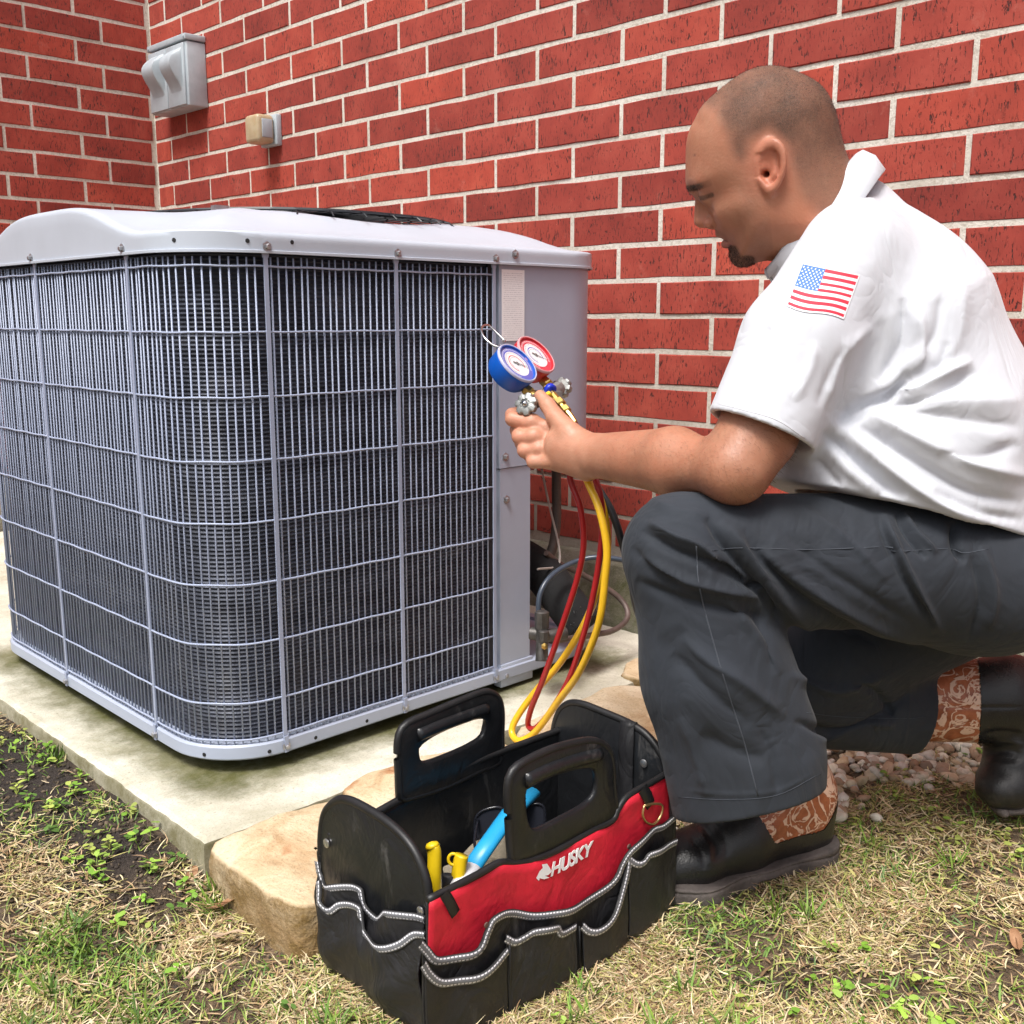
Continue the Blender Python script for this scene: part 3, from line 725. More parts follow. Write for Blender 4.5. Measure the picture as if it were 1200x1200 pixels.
def vcol(me, name, arr):
    a = me.color_attributes.new(name, 'FLOAT_COLOR', 'POINT'); c = np.ones((len(me.vertices), 4), np.float32); c[:, :3] = arr; a.data.foreach_set('color', c.ravel())
def pixv(v):
    q = v - CAM; z = q @ FW; return 600 + FOC * (q @ RT) / z, 600 - FOC * (q @ UP) / z, z
def seg2d(x, y, pts):
    'distance (px) to polyline and the parameter 0..1 along it'
    best = np.full(len(x), 1e9); par = np.zeros(len(x)); L = [0]
    for a, b in zip(pts, pts[1:]): L.append(L[-1] + math.dist(a, b))
    for i, (a, b) in enumerate(zip(pts, pts[1:])):
        dx, dy = b[0] - a[0], b[1] - a[1]; l2 = dx * dx + dy * dy + 1e-9
        t_ = np.clip(((x - a[0]) * dx + (y - a[1]) * dy) / l2, 0, 1); d = np.hypot(x - a[0] - t_ * dx, y - a[1] - t_ * dy)
        m = d < best; best[m] = d[m]; par[m] = (L[i] + t_[m] * (L[i + 1] - L[i])) / L[-1]
    return best, par
def sm2(pts, n=6): return [(p[0], p[1]) for p in spline([(a, b, 0) for a, b in pts], n)]
def folds(v, q, strokes, near=None):
    'cloth folds: each stroke (px points, half width px, height mm) raises (or sinks) a ridge on the side of the cloth that it runs along'
    for pts, wd, ht in strokes:
        N = normals(v, q); x, y, z = pixv(v); facing = (N @ FW) < 0.25
        pts = [(p[0], p[1]) for p in sm2(pts)]
        d, t_ = seg2d(x, y, pts)
        m = facing & (d < 3 * wd)
        if near is not None: m &= near
        prof = np.exp(-(d / wd) ** 1.6) * np.clip(np.minimum(t_, 1 - t_) * 5, 0, 1) ** .7
        v = v + (m * prof * ht * .001)[:, None] * N
    return v
# ------------------------------------------------------------------ the kneeling technician
def mat_skin():
    t = NT('skin'); v = t.coord(); va = t.new('ShaderNodeVertexColor'); va.layer_name = 'tint'
    c = t.mix(t.ramp(t.noise(v, 55, 5, .6), [(0.35, 0.0), (0.7, 0.30)]), va.outputs['Color'], (0.70, 0.42, 0.30, 1), 'MULTIPLY')
    c = t.mix(t.ramp(t.noise(v, 16, 4), [(0.4, 0.0), (0.7, 0.25)]), c, (0.60, 0.22, 0.13, 1))
    vb = t.new('ShaderNodeVertexColor'); vb.layer_name = 'hairmask'
    hv = t.noise(t.coord(scale=(1, 1, 1)), 900, 2, .6)
    f = t.math('MULTIPLY', vb.outputs['Color'], t.ramp(hv, [(0.30, 0.70), (0.6, 1.0)]))
    f = t.math('MULTIPLY', f, t.ramp(t.noise(v, 30, 4), [(0.35, .75), (.65, 1.0)]))
    c = t.mix(t.math('MULTIPLY', f, .93), c, (0.036, 0.025, 0.019, 1))
    return t.set(c, t.math('ADD', t.ramp(t.noise(v, 40, 4), [(.3, .42), (.7, .56)]), t.math('MULTIPLY', vb.outputs['Color'], .32)), t.bump(t.math('ADD', t.noise(v, 520, 3), t.math('MULTIPLY', t.voro(v, 260), .8)), 0.25, .0009), Subsurface_Weight=0.12, Subsurface_Scale=0.006)
M_SKIN = mat_skin()
SKIN = np.array([0.395, 0.185, 0.112])
HD = 1.36; S_ = HD / FOC
HO = P(900, 200, HD); ay = math.radians(3)
VR = HO - CAM; VR = VR / np.linalg.norm(VR); HV = UP - VR * (UP @ VR); HV /= np.linalg.norm(HV); H1 = np.cross(VR, HV)
if H1 @ RT < 0: H1 = -H1
HU = H1 * math.cos(ay) - VR * math.sin(ay); HW = np.cross(HU, HV)
if HW @ FW > 0: HW = -HW                                       # HW points from the head's midline to its left side, at the viewer
prof = [(851, 101), (874, 87), (897, 80.5), (920, 82), (943, 91.5), (962, 104), (974, 121), (980, 139), (985, 163), (992, 188), (1010, 235), (1000, 300), (940, 330),
        (905, 309), (880, 311), (871, 314), (860, 312.5), (853, 304), (851, 295), (849, 288), (846, 281), (842, 276), (836, 270), (833, 262), (829, 250), (824, 240), (816, 232), (807, 224), (803.5, 215), (801.5, 206), (802.3, 190), (804.5, 165), (809.5, 148), (816, 137), (827, 120)]
pr = np.array([((x - 900), -(y - 200)) for x, y in [(p[0], p[1]) for p in spline([(a, b, 0) for a, b in prof + [prof[0]]], 3)][:-1]])
def poly_sd(X, Y):
    d2 = np.full(X.shape, 1e18); ins = np.zeros(X.shape, bool); n = len(pr)
    for i in range(n):
        a = pr[i]; b = pr[(i + 1) % n]; e = b - a; l2 = e @ e
        t_ = np.clip(((X - a[0]) * e[0] + (Y - a[1]) * e[1]) / l2, 0, 1); d2 = np.minimum(d2, (X - a[0] - t_ * e[0]) ** 2 + (Y - a[1] - t_ * e[1]) ** 2)
        c = ((a[1] > Y) != (b[1] > Y)); xi = a[0] + (Y - a[1]) / np.where(abs(e[1]) < 1e-9, 1e-9, e[1]) * e[0]; ins ^= c & (X < xi)
    return np.where(ins, np.sqrt(d2), -np.sqrt(d2))
GX, GY = np.arange(-140, 181, 2.0), np.arange(-180, 181, 2.0)
GS = poly_sd(*np.meshgrid(GX, GY, indexing='ij'))
GB = GS.copy()
for _ in range(14): GB[1:-1, 1:-1] = (GB[1:-1, 1:-1] * 2 + GB[:-2, 1:-1] + GB[2:, 1:-1] + GB[1:-1, :-2] + GB[1:-1, 2:]) / 6
wb_ = np.clip((GS - 8) / 14, 0, 1); GS = GS * (1 - wb_) + (GB + 1.0) * wb_
def prof_d(X, Y):
    fx = np.clip((X - GX[0]) / 2, 0, len(GX) - 1.001); fy = np.clip((Y - GY[0]) / 2, 0, len(GY) - 1.001); i = fx.astype(int); j = fy.astype(int); a = fx - i; b = fy - j
    return GS[i, j] * (1 - a) * (1 - b) + GS[i + 1, j] * a * (1 - b) + GS[i, j + 1] * (1 - a) * b + GS[i + 1, j + 1] * a * b
def hl(x, y, w_=0): return np.array([x - 900.0, -(y - 200.0), w_])
def head_px(q):
    X, Y, W = q[:, 0], q[:, 1], q[:, 2]; aW = np.abs(W); qs = np.stack([X, Y, aW], -1)
    d = prof_d(X, Y)
    # half width: wide at the cranium, narrower towards face, jaw and chin
    face = np.clip((-X - 25) / 75, 0, 1); low = np.clip((-Y - 30) / 80, 0, 1)
    Wm = 72 - 15 * face - 10 * low * face - 6 * np.clip((-Y - 60) / 60, 0, 1); L = 72 - 20 * low * np.clip((-X) / 40, 0, 1) - 14 * face * np.clip(1 - np.abs(Y + 20) / 60, 0, 1)
    dd = smin(d, L, 16); f = np.sqrt((W * L / Wm) ** 2 + (L - dd) ** 2) - L
    f = smin(f, cone(qs, hl(850, 246, 40), hl(872, 238, 54), 8, 8), 20)          # cheekbone
    f = smin(f, cone(qs, hl(811, 215, 6), hl(826, 209, 36), 6, 5), 9)           # brow
    f = smax(f, -ball(qs, hl(811, 229, 30), 11), 9)                             # eye socket
    f = smin(f, ball(qs, hl(832, 228, 29), 12.0), 4)                              # lidded eyeball
    f = smax(f, -cone(qs, hl(819, 229.5, 20), hl(835, 226.5, 44), 1.3, .8), 1.2)  # lash line
    f = smin(f, cone(qs, hl(817, 230), hl(816, 257), 5.5, 7.6), 5)                # nose bridge to tip
    f = smin(f, ball(qs, hl(818.0, 259), 7.6), 3)
    f = smax(f, -cone(qs, hl(836, 263, 23), hl(846, 283, 30), 2.0, 1.2), 5)
    f = smax(f, -cone(qs, hl(824, 240, 34), hl(846, 247, 42), 1.2, .8), 5)
    f = smax(f, -cone(qs, hl(849, 293.5, 0), hl(858, 292, 16), 1.6, 1.0), 4)
    f = smin(f, cone(qs, hl(826, 236, 0), hl(830, 257, 0), 8.5, 11.5), 4)
    f = smin(f, ball(qs, hl(829, 260, 11.5), 7.6), 3)                             # wings
    f = smax(f, -ball(qs, hl(823, 268, 5), 3.0), 2)
    f = smin(f, cone(qs, hl(838.5, 274, 0), hl(850, 278, 19), 5.0, 3), 4)           # lips
    f = smin(f, cone(qs, hl(845.5, 287, 0), hl(852, 285, 17), 5.5, 3), 3.5)
    f = smax(f, -cone(qs, hl(836, 281, 0), hl(854, 281.5, 23), 1.1, .8), 1.5)
    f = smin(f, ball(qs, hl(862, 303, 0), 11, np.array([0, 0, 1.]), 1.7), 8)       # chin
    # ears
    eang = math.radians(-6); ex = (X - 7) * math.cos(eang) + (Y - 4.5) * math.sin(eang); ey = -(X - 7) * math.sin(eang) + (Y - 4.5) * math.cos(eang)
    wid = 17 + 2.5 * np.clip(ey / 30, -1.6, .8); rr = np.sqrt((ex / wid) ** 2 + (ey / 30.5) ** 2) + 1e-9
    lift = 66 + np.clip((ex + 15), 0, 40) * .34
    ed = (rr - 0.84) * 18; rim = np.sqrt(ed ** 2 + (aW - lift - 5) ** 2) - (3.9 - .6 * np.clip(-ey / 30, 0, 1))
    rim = np.where((ex < -6) & (np.abs(ey) < 14), rim + 2.0, rim)
    disc = np.maximum((rr - 0.86) * 15, np.abs(aW - lift + 1.5) - 2.6)
    ah = np.sqrt((np.sqrt(((ex + 1) / 1.0) ** 2 + ((ey - 3) / 1.65) ** 2) - 9.0) ** 2 + (aW - lift - .5) ** 2) - 2.6
    ear = smin(smin(rim, disc, 2), ah, 2.5)
    ear = smin(ear, cone(qs, hl(896, 203, 69), hl(898, 210, 70), 4.2, 3.6), 2)          # tragus
    ear = smin(ear, ball(qs, hl(906, 224, 70), 6), 4)
    back = cone(qs, hl(898, 190, 60), hl(901, 212, 60), 11, 9); ear = smin(ear, back, 5)
    ear = smax(ear, -cone(qs, hl(902, 192, 73), hl(903, 207, 69), 7.6, 7), 1.5)
    ear = smax(ear, -cone(qs, hl(912, 180, 75), hl(916, 203, 77), 2.6, 2.4), 1.5)
    f = smin(f, ear, 4)
    f = smax(f, -cone(qs, hl(900, 204, 76), hl(905, 203, 52), 4.8, 2.2), 3.5)
    return f
EL = P(862, 551, 1.235); WR = P(702, 534, 1.43); SH = P(1000, 325, 1.295)
LAT = FH.copy()
def arm_sdf(p):
    f = cone(p, SH, EL, .048, .038)
    f = smin(f, cone(p, P(885, 510, 1.245), P(862, 545, 1.235), .046, .036), .02)
    f = smin(f, cone(p, EL, P(790, 541, 1.32), .031, .0390), .02)
    f = smin(f, cone(p, P(790, 541, 1.32), WR, .0390, .0275, UP, 1.1), .015)
    f = smin(f, ball(p, P(866, 564, 1.225), .015), .012)
    return f
# hand: palm and five fingers closed round the manifold
def chain(p, pts, rs, k=.006):
    f = None
    for i in range(len(pts) - 1):
        c = cone(p, pts[i], pts[i + 1], rs[i], rs[i + 1]); f = c if f is None else smin(f, c, .003)
    return f
FING = [  # px, py, D per joint
    ([(655, 508, 1.500), (620, 495, 1.505), (601, 491, 1.512), (600, 486, 1.537), (612, 482, 1.549)], (.0135, .0115, .0108, .0098, .0088)),
    ([(652, 520, 1.498), (623, 512, 1.498), (609, 512, 1.505), (606, 504, 1.533), (618, 499, 1.551)], (.0135, .0118, .0110, .0102, .0088)),
    ([(654, 532, 1.492), (629, 527, 1.494), (615, 528, 1.501), (611, 519, 1.529), (622, 513, 1.547)], (.0130, .0112, .0106, .0096, .0085)),
    ([(660, 543, 1.482), (640, 541, 1.484), (625, 541, 1.492), (620, 532, 1.516), (630, 526, 1.534)], (.0120, .0100, .0095, .0086, .0078)),
]
THUMB = ([(690, 527, 1.452), (668, 508, 1.462), (651, 489, 1.482), (642, 475, 1.497), (633, 464, 1.508)], (.0170, .0165, .0128, .0112, .0088))
def hand_sdf(p):
    ax = (P(640, 520, 1.5) - P(640, 520, 1.45)); ax /= np.linalg.norm(ax)
    f = cone(p, WR, P(662, 522, 1.478), .0275, .029, FW, .85)
    f = smin(f, cone(p, P(688, 548, 1.45), P(652, 538, 1.487), .019, .015), .014)
    f = smin(f, cone(p, P(655, 509, 1.498), P(657, 538, 1.486), .0145, .0125), .012)
    for pts, rs in FING: f = smin(f, chain(p, [P(*q) for q in pts], rs), .0042)
    f = smin(f, chain(p, [P(*q) for q in THUMB[0]], THUMB[1]), .007)
    for pts, rs in FING:                                       # crease behind each middle knuckle
        c0 = P(pts[1][0] - 7, pts[1][1] - 1, pts[1][2] - rs[1] / 1.2); f = smax(f, -cone(p, c0 + UP * .006, c0 - UP * .006, .0007, .0007), .0015)
    nl = P(636, 470, 1.486); f = smax(f, -cone(p, P(630, 466, 1.494), P(640, 478, 1.482), .0012, .0010), .001)
    for pts, rs in FING:                                       # knuckles
        f = smin(f, ball(p, P(pts[1][0] + 4, pts[1][1] - 1, pts[1][2] - .002), rs[1] * 1.04), .004)
    tip, bk = P(*THUMB[0][4]), P(*THUMB[0][3])
    return f
def head_local(p):
    q = np.stack([(p - HO) @ HU, (p - HO) @ HV, (p - HO) @ HW], -1) / S_
    r_ = (q[:, 0] * .6 + q[:, 1] * .8) * .078; q[:, 0] += r_ * .6; q[:, 1] += r_ * .8
    return q
def body_sdf(p):
    q = head_local(p)
    f = np.full(len(p), 1.0)
    x = p @ RT; 
    near_h = (np.abs(q[:, 0]) < 190) & (np.abs(q[:, 1]) < 200) & (np.abs(q[:, 2]) < 160)
    if near_h.any(): f[near_h] = head_px(q[near_h]) * S_
    rel = ~near_h
    if rel.any(): f[rel] = np.linalg.norm(p[rel] - HO, axis=1) - .12
    f = smin(f, cone(p, P(958, 262, 1.38), P(1015, 345, 1.39), .058, .075, LAT, 1.1), .015)
    f = smin(f, cone(p, P(1015, 345, 1.39), P(1110, 600, 1.42), .075, .09, LAT, 1.2), .03)
    f = smin(f, cone(p, SH, P(1005, 320, 1.36), .046, .06), .03)
    f = smin(f, cone(p, P(1000, 320, 1.45), P(985, 330, 1.54), .055, .045), .03)
    # right arm, hidden behind the torso, hand resting near the right side of the manifold
    f = smin(f, cone(p, P(985, 330, 1.54), P(862, 535, 1.60), .045, .036), .02)
    f = smin(f, cone(p, P(862, 535, 1.60), P(800, 540, 1.615), .034, .036), .02); f = smin(f, cone(p, P(800, 540, 1.615), P(752, 540, 1.625), .036, .026), .015)
    f = smin(f, cone(p, P(752, 540, 1.625), P(722, 538, 1.61), .025, .026), .012)
    for k in range(4): f = smin(f, chain(p, [P(722 + 2 * k, 527 + 8 * k, 1.60), P(702 + 3 * k, 524 + 8 * k, 1.595), P(698 + 3 * k, 528 + 7 * k, 1.572)], (.0115, .0102, .0085)), .004)
    f = smin(f, chain(p, [P(735, 530, 1.60), P(716, 522, 1.575), P(702, 526, 1.562)], (.014, .0115, .0095)), .006)
    f = smin(f, arm_sdf(p), .012)
    f = smin(f, hand_sdf(p), .006)
    return f
print('body...')
bv, bq = surface_nets(body_sdf, (.85, .35, .20), (1.75, 1.40, 1.06), .0019, margin=1.9)
bv = relax(bv, bq, 1, .5)
x, y, z = pixv(bv)
hq = head_local(bv)
hx, hy, hw = hq[:, 0] + 900, 200 - hq[:, 1], hq[:, 2]
def sst(a, b, v): t_ = np.clip((v - a) / (b - a), 0, 1); return t_ * t_ * (3 - 2 * t_)
ishead = (np.abs(hq[:, 0]) < 190) & (hy < 330) & (np.abs(hw) < 110)
# buzz cut: the region above a hairline polyline
line = [(770, 20), (812, 138), (830, 124), (845, 134), (855, 154), (861, 178), (867, 191), (876, 194), (884, 186), (888, 168), (905, 158), (922, 172), (928, 200), (940, 235), (962, 262), (1040, 262), (1080, 20)]
def inside(px, py, poly):
    r = np.zeros(len(px), bool)
    for (ax, ay_), (bx, by) in zip(poly, poly[1:] + poly[:1]):
        c = ((ay_ > py) != (by > py)); r ^= c & (px < ax + (py - ay_) / (by - ay_ + 1e-9) * (bx - ax))
    return r
dl, _ = seg2d(hx, hy, line); ins = inside(hx, hy, line)
sgn = np.where(ins, dl, -dl)
front = hx < 846
hair = sst(-6, 14, sgn) * .96 * ishead
hair *= 1 - .45 * sst(120, 250, hy)                      # fade at the nape
hair *= 1 - .25 * np.exp(-((hx - 850) / 12) ** 2) * (hy < 130)
d2, _ = seg2d(hx, hy, [(872, 205), (885, 240), (884, 275), (868, 300)]); bp = [(866, 200), (892, 228), (908, 300), (872, 322), (845, 305), (848, 276), (862, 266), (866, 240)]; db, _ = seg2d(hx, hy, bp + bp[:1]); beard = np.maximum(.20 * np.exp(-(d2 / 24) ** 2), .27 * sst(-20, 16, np.where(inside(hx, hy, bp), db, -db)))
d3, _ = seg2d(hx, hy, [(858, 296), (864, 305), (872, 305)]); beard = np.maximum(beard, .85 * sst(17, 6, d3) * sst(54, 38, np.abs(hw)))
d3, _ = seg2d(hx, hy, [(833, 271), (846, 276), (858, 284), (860, 295)]); beard = np.maximum(beard, .38 * np.exp(-(d3 / 4.5) ** 2))
d4, _ = seg2d(hx, hy, [(803, 218), (816, 216.5), (838, 211)]); brow = .95 * sst(5.0, 2.4, d4) * (1 - .75 * sst(816, 838, hx)) * (np.abs(hw) > 7) * (hx < 838)
d5, _ = seg2d(hx, hy, [(815, 229.5), (826, 229), (837, 225.5)]); lash = .97 * sst(3.8, 1.8, d5) * (np.abs(hw) > 18)
stub = np.maximum.reduce([beard, brow, lash]) * ishead * (hx < 905)
d6, _ = seg2d(hx, hy, [(842, 288), (852, 287)]); lips = np.exp(-(d6 / 5.0) ** 2) * ishead; dm, _ = seg2d(hx, hy, [(834, 281), (855, 281.5)]); mouth = np.exp(-(dm / 1.3) ** 2) * ishead * (np.abs(hw) < 24)
hairm = np.maximum(hair, stub)
tint = np.tile(SKIN, (len(bv), 1))
def blend(m, c):
    global tint
    m = np.clip(m, 0, 1)[:, None]; tint = tint * (1 - m) + np.array(c) * m
blend(ishead * .75 * np.exp(-(((hx - 905) / 24) ** 2 + ((hy - 196) / 34) ** 2)), (0.56, 0.19, 0.12))     # ear, ruddier
blend(ishead * .6 * np.exp(-(((hx - 940) / 30) ** 2 + ((hy - 255) / 30) ** 2)), (0.46, 0.17, 0.095))
blend(ishead * .5 * np.exp(-(((hx - 822) / 12) ** 2 + ((hy - 258) / 12) ** 2)), (0.60, 0.24, 0.17))
blend(lips * .7, (0.42, 0.13, 0.10)); blend(mouth * .8, (0.12, 0.035, 0.03))  # mouth: dark line paints the shade in the lip crease
blend(ishead * np.exp(-(((hx - 818.5) / 1.6) ** 2 + ((hy - 179) / 1.6) ** 2)) * .7, (0.10, .04, .03))
hand = (x < 720) * 1.0; blend(hand * .40 * sst(720, 660, x), (0.66, 0.36, 0.25))
blend(hand * .45 * np.exp(-((x - 608) / 14) ** 2), (0.62, 0.27, 0.18))
person = thing('person', (1.28, .66, -.06), 'kneeling man in white short-sleeved shirt and dark trousers holding a gauge set', 'person')
me = np_mesh('body', bv, bq, M_SKIN); vcol(me, 'tint', tint); vcol(me, 'hairmask', np.repeat(hairm[:, None], 3, 1))
body = link('body', me, person)
# thumbnail
TN = P(633, 463.5, 1.498)
# clipped hair: short strands standing on the scalp
M_HAIR = simple('dark_hair', (0.022, 0.014, 0.010, 1), .6, .3, 80)
nv = normals(bv, bq); hs_ = np.maximum(hair, (stub > .5) * (brow + beard > .5) * 1.0); cand = np.nonzero((hs_ > .30) & (nv @ FW < .35))[0]; wgt = np.where(stub[cand] > .6, 5.0, 1.0)
pick = RNG.choice(cand, 30000, replace=True, p=wgt / wgt.sum()); pr_ = hs_[pick]; pick = pick[RNG.random(len(pick)) < pr_ ** 1.3]
n_ = len(pick); b0 = bv[pick] + RNG.normal(0, .0008, (n_, 3)) * .8; dirn = nv[pick] + RNG.normal(0, .35, (n_, 3)) + np.array([.2, -.2, -.5]); dirn /= np.linalg.norm(dirn, axis=1)[:, None]
sidev = np.cross(dirn, RNG.normal(0, 1, (n_, 3))); sidev /= np.linalg.norm(sidev, axis=1)[:, None]
b0 = b0 - nv[pick] * .0004; ln = RNG.uniform(.0016, .0030, (n_, 1))
hv_ = np.concatenate([b0 - sidev * .00010, b0 + sidev * .00010, b0 + dirn * ln]); hq_ = np.stack([np.arange(n_), np.arange(n_) + n_, np.arange(n_) + 2 * n_], -1)
ho = link('hair', np_mesh('hair', hv_, hq_, M_HAIR, False), person); ho['kind'] = 'stuff'

# fine dark hair on the forearm
cand = np.nonzero((x > 705) & (x < 935) & (y > 480) & (nv @ FW < .5) & (z < 1.45) & (np.abs(hw) * 0 + z > 1.1))[0]
pick = RNG.choice(cand, 2600); n_ = len(pick); b0 = bv[pick]; fl = (EL - WR) / np.linalg.norm(EL - WR)
dirn = nv[pick] * .35 - UP * .35 + fl * .45 + RNG.normal(0, .25, (n_, 3)); dirn /= np.linalg.norm(dirn, axis=1)[:, None]; sidev = np.cross(dirn, nv[pick]); sidev /= np.linalg.norm(sidev, axis=1)[:, None] + 1e-9
ln = RNG.uniform(.005, .011, (n_, 1)); hv_ = np.concatenate([b0 - sidev * .00009, b0 + sidev * .00009, b0 + dirn * ln]); hq_ = np.stack([np.arange(n_), np.arange(n_) + n_, np.arange(n_) + 2 * n_], -1)
ah = link('arm_hair', np_mesh('arm_hair', hv_, hq_, simple('arm_hair', (.07, .035, .018, 1), .6), False), person); ah['kind'] = 'stuff'

# ---- shirt
def mat_cloth(name, c, rough=.85, weave=1400, wst=.15, var=.06, sheen=.2, crease=.35):
    t = NT(name); v = t.coord(); col = t.ramp(t.noise(v, 9, 5), [(0.3, tuple(a * (1 - var) for a in c) + (1,)), (0.7, tuple(min(1, a * (1 + var)) for a in c) + (1,))])
    nr = t.bump(t.noise(v, weave, 2), wst, .0004)
    nr = t.bump(t.noise(t.coord(scale=(1, 1, .6)), 22, 4, .5, .8), .22, .004, nr)
    nr = t.bump(t.math('ABSOLUTE', t.math('SUBTRACT', t.noise(t.coord(scale=(1, 1, .7), rot=(0, .5, .4)), 11, 3, .55, .9), .5)), crease, .014, nr)
    return t.set(col, rough, nr, Sheen_Weight=sheen)
M_SHIRT = mat_cloth('white_work_shirt', (0.58, 0.60, 0.65), .8, var=.02, crease=.55)
HEM0, HEM1 = (880, 566), (1240, 646)
hem_o = P(1030, 593, 1.35); hd = P(1200, 640, 1.35) - P(900, 566, 1.35); hem_n = np.cross(hd, FW); hem_n /= np.linalg.norm(hem_n)
if hem_n @ UP > 0: hem_n = -hem_n
SLV0, SLV1 = P(1000, 300, 1.285), P(892, 506, 1.243)
sl_n = (P(892, 506, 1.243) - P(975, 300, 1.265)); sl_n /= np.linalg.norm(sl_n)
# tilt the cuff plane as in the photo: (835,482) .. (948,530)
cd_ = P(948, 529, 1.24) - P(835, 482, 1.245); cn_ = np.cross(cd_, FW); cn_ /= np.linalg.norm(cn_)
if cn_ @ sl_n < 0: cn_ = -cn_
def shirt_sdf(p):
    f = cone(p, P(992, 270, 1.385), P(1032, 375, 1.39), .070, .128, LAT, 1.28)
    f = smin(f, cone(p, P(1030, 375, 1.39), P(1068, 500, 1.40), .130, .150, LAT, 1.16), .04)
    f = smin(f, cone(p, P(1068, 500, 1.40), P(1085, 640, 1.42), .150, .150, LAT, 1.12), .04)
    f = smin(f, cone(p, P(950, 470, 1.36), P(985, 590, 1.38), .075, .085, LAT, 1.5), .05)
    f = smin(f, cone(p, P(972, 270, 1.38), P(1005, 305, 1.39), .062, .078, LAT, 1.22), .02)
    # right sleeve (far side)
    f = smin(f, cone(p, P(990, 310, 1.50), P(905, 470, 1.58), .07, .058), .04)
    f = smax(f, plane(p, hem_o, hem_n), .004)
    f = smax(f, -cone(p, P(1060, 560, 1.40), P(1085, 700, 1.42), .138, .140, LAT, 1.12), .004)
    s = cone(p, SLV0, P(938, 400, 1.258), .066, .0665); s = smin(s, cone(p, P(935, 400, 1.255), P(884, 525, 1.24), .066, .0655), .02)
    s = smax(s, (p - SLV1) @ cn_, .002)
    s = smax(s, -cone(p, P(905, 475, 1.247), P(862, 580, 1.235), .058, .0625), .0015)
    f = smin(f, s, .030)
    # collar opening
    f = smax(f, -cone(p, P(948, 249, 1.375), P(905, 196, 1.365), .0665, .090, HW, .92), .003)
    return f
print('shirt...')
sv, sq = surface_nets(shirt_sdf, (.85, .35, .20), (1.95, 1.40, .95), .0028, margin=1.9)
sv = relax(sv, sq, 2, .5)
sx, sy, sz = pixv(sv)
SHIRT_FOLDS = [
    ([(1064, 452), (1020, 474), (985, 498)], 8, -12), ([(1070, 445), (1015, 470), (975, 495)], 20, -6),
    ([(1090, 400), (1040, 450), (1008, 468)], 8, 5), ([(1140, 422), (1085, 448), (1040, 470)], 9, 8), ([(1145, 435), (1095, 465), (1035, 478)], 7, -6),
    ([(1060, 350), (1056, 400), (1030, 450)], 9, -6), ([(1075, 360), (1082, 410), (1062, 440)], 10, 6),
    ([(1010, 480), (1080, 515), (1150, 545), (1210, 560)], 12, 8), ([(1000, 495), (1060, 535), (1130, 575), (1200, 590)], 10, -8),
    ([(985, 500), (1040, 548), (1100, 588), (1160, 612)], 10, 9), ([(965, 505), (1010, 550), (1060, 585)], 9, -9),
    ([(968, 522), (995, 552), (1030, 580)], 8, 8), ([(955, 538), (970, 555), (985, 572)], 7, -5),
    ([(1060, 480), (1130, 492), (1200, 500)], 12, -5), ([(1055, 470), (1130, 470), (1200, 470)], 14, 5),
    ([(1110, 400), (1100, 430), (1060, 460)], 8, -4), ([(1130, 330), (1120, 400), (1095, 430)], 13, 4), ([(1105, 340), (1098, 390), (1080, 420)], 9, -4),
    ([(1195, 520), (1150, 535), (1100, 530)], 9, -5), ([(1200, 610), (1150, 600), (1095, 575)], 8, -5),
    ([(965, 480), (985, 420), (1020, 380)], 10, 4), ([(960, 478), (972, 445), (992, 405)], 9, -4), ([(900, 350), (890, 400), (870, 440)], 12, -3),
    ([(930, 470), (950, 430), (955, 400)], 9, 3), ([(1040, 220), (1000, 250), (960, 300)], 9, 2), ([(870, 470), (890, 430), (905, 390)], 10, 2.5),
]
sv = folds(sv, sq, [(a, b * .75, c * 1.2) for a, b, c in SHIRT_FOLDS])
sv = relax(sv, sq, 1, .4)
sme = np_mesh('shirt', sv, sq, M_SHIRT); shirt = link('shirt', sme, person)
tree_s = BVHTree.FromPolygons([tuple(a) for a in sv], [tuple(a) for a in sq])
def cast(tree, px, py, off=.0):
    d = P(px, py, 1.0) - CAM; d /= np.linalg.norm(d); h = tree.ray_cast(Vector(CAM), Vector(d))
    if h[0] is None: return None
    return np.array(h[0]) - d * off
def seam(name, px, tree, r, mat, parent, off=.0003, n=6, dash=0):
    pts = [cast(tree, a, b, off) for a, b in sm2(px, n)]; pts = [q for q in pts if q is not None]
    mb = MB(); mb.tube(pts, r, 5, flat=.6); return mb.build(name, mat, parent, smooth=True)
# collar: band and leaf
def ringpt(cx, cy, D, major, minor, ang):
    mj = (P(1003, 184, 1.37) - P(899, 316, 1.37)); mj /= np.linalg.norm(mj)
    VC = P(950, 250, 1.0) - CAM; mn = VC - mj * (VC @ mj); mn /= np.linalg.norm(mn)
    return P(cx, cy, D) + mj * major * math.cos(ang) + mn * minor * math.sin(ang)
G = []
prof_c = [(952, 262, .0905, .071), (949, 254, .0915, .073), (949.5, 249, .0935, .076), (953, 249, .0975, .081), (964, 259, .101, .092), (976, 273, .096, .104), (975.5, 274.5, .0945, .1025)]
angs = np.linspace(math.radians(-178), math.radians(178), 90)
for cx, cy, mj_, mn_ in prof_c:
    G.append([ringpt(cx, cy, 1.375, mj_, mn_, a) + np.array([0, 0, .0012 * math.sin(5 * a)]) for a in angs])
mb = MB(); mb.grid(G)
col = mb.build('collar', M_SHIRT, person, smooth=True); md = col.modifiers.new('thick', 'SOLIDIFY'); md.thickness = .0016; md.offset = 0
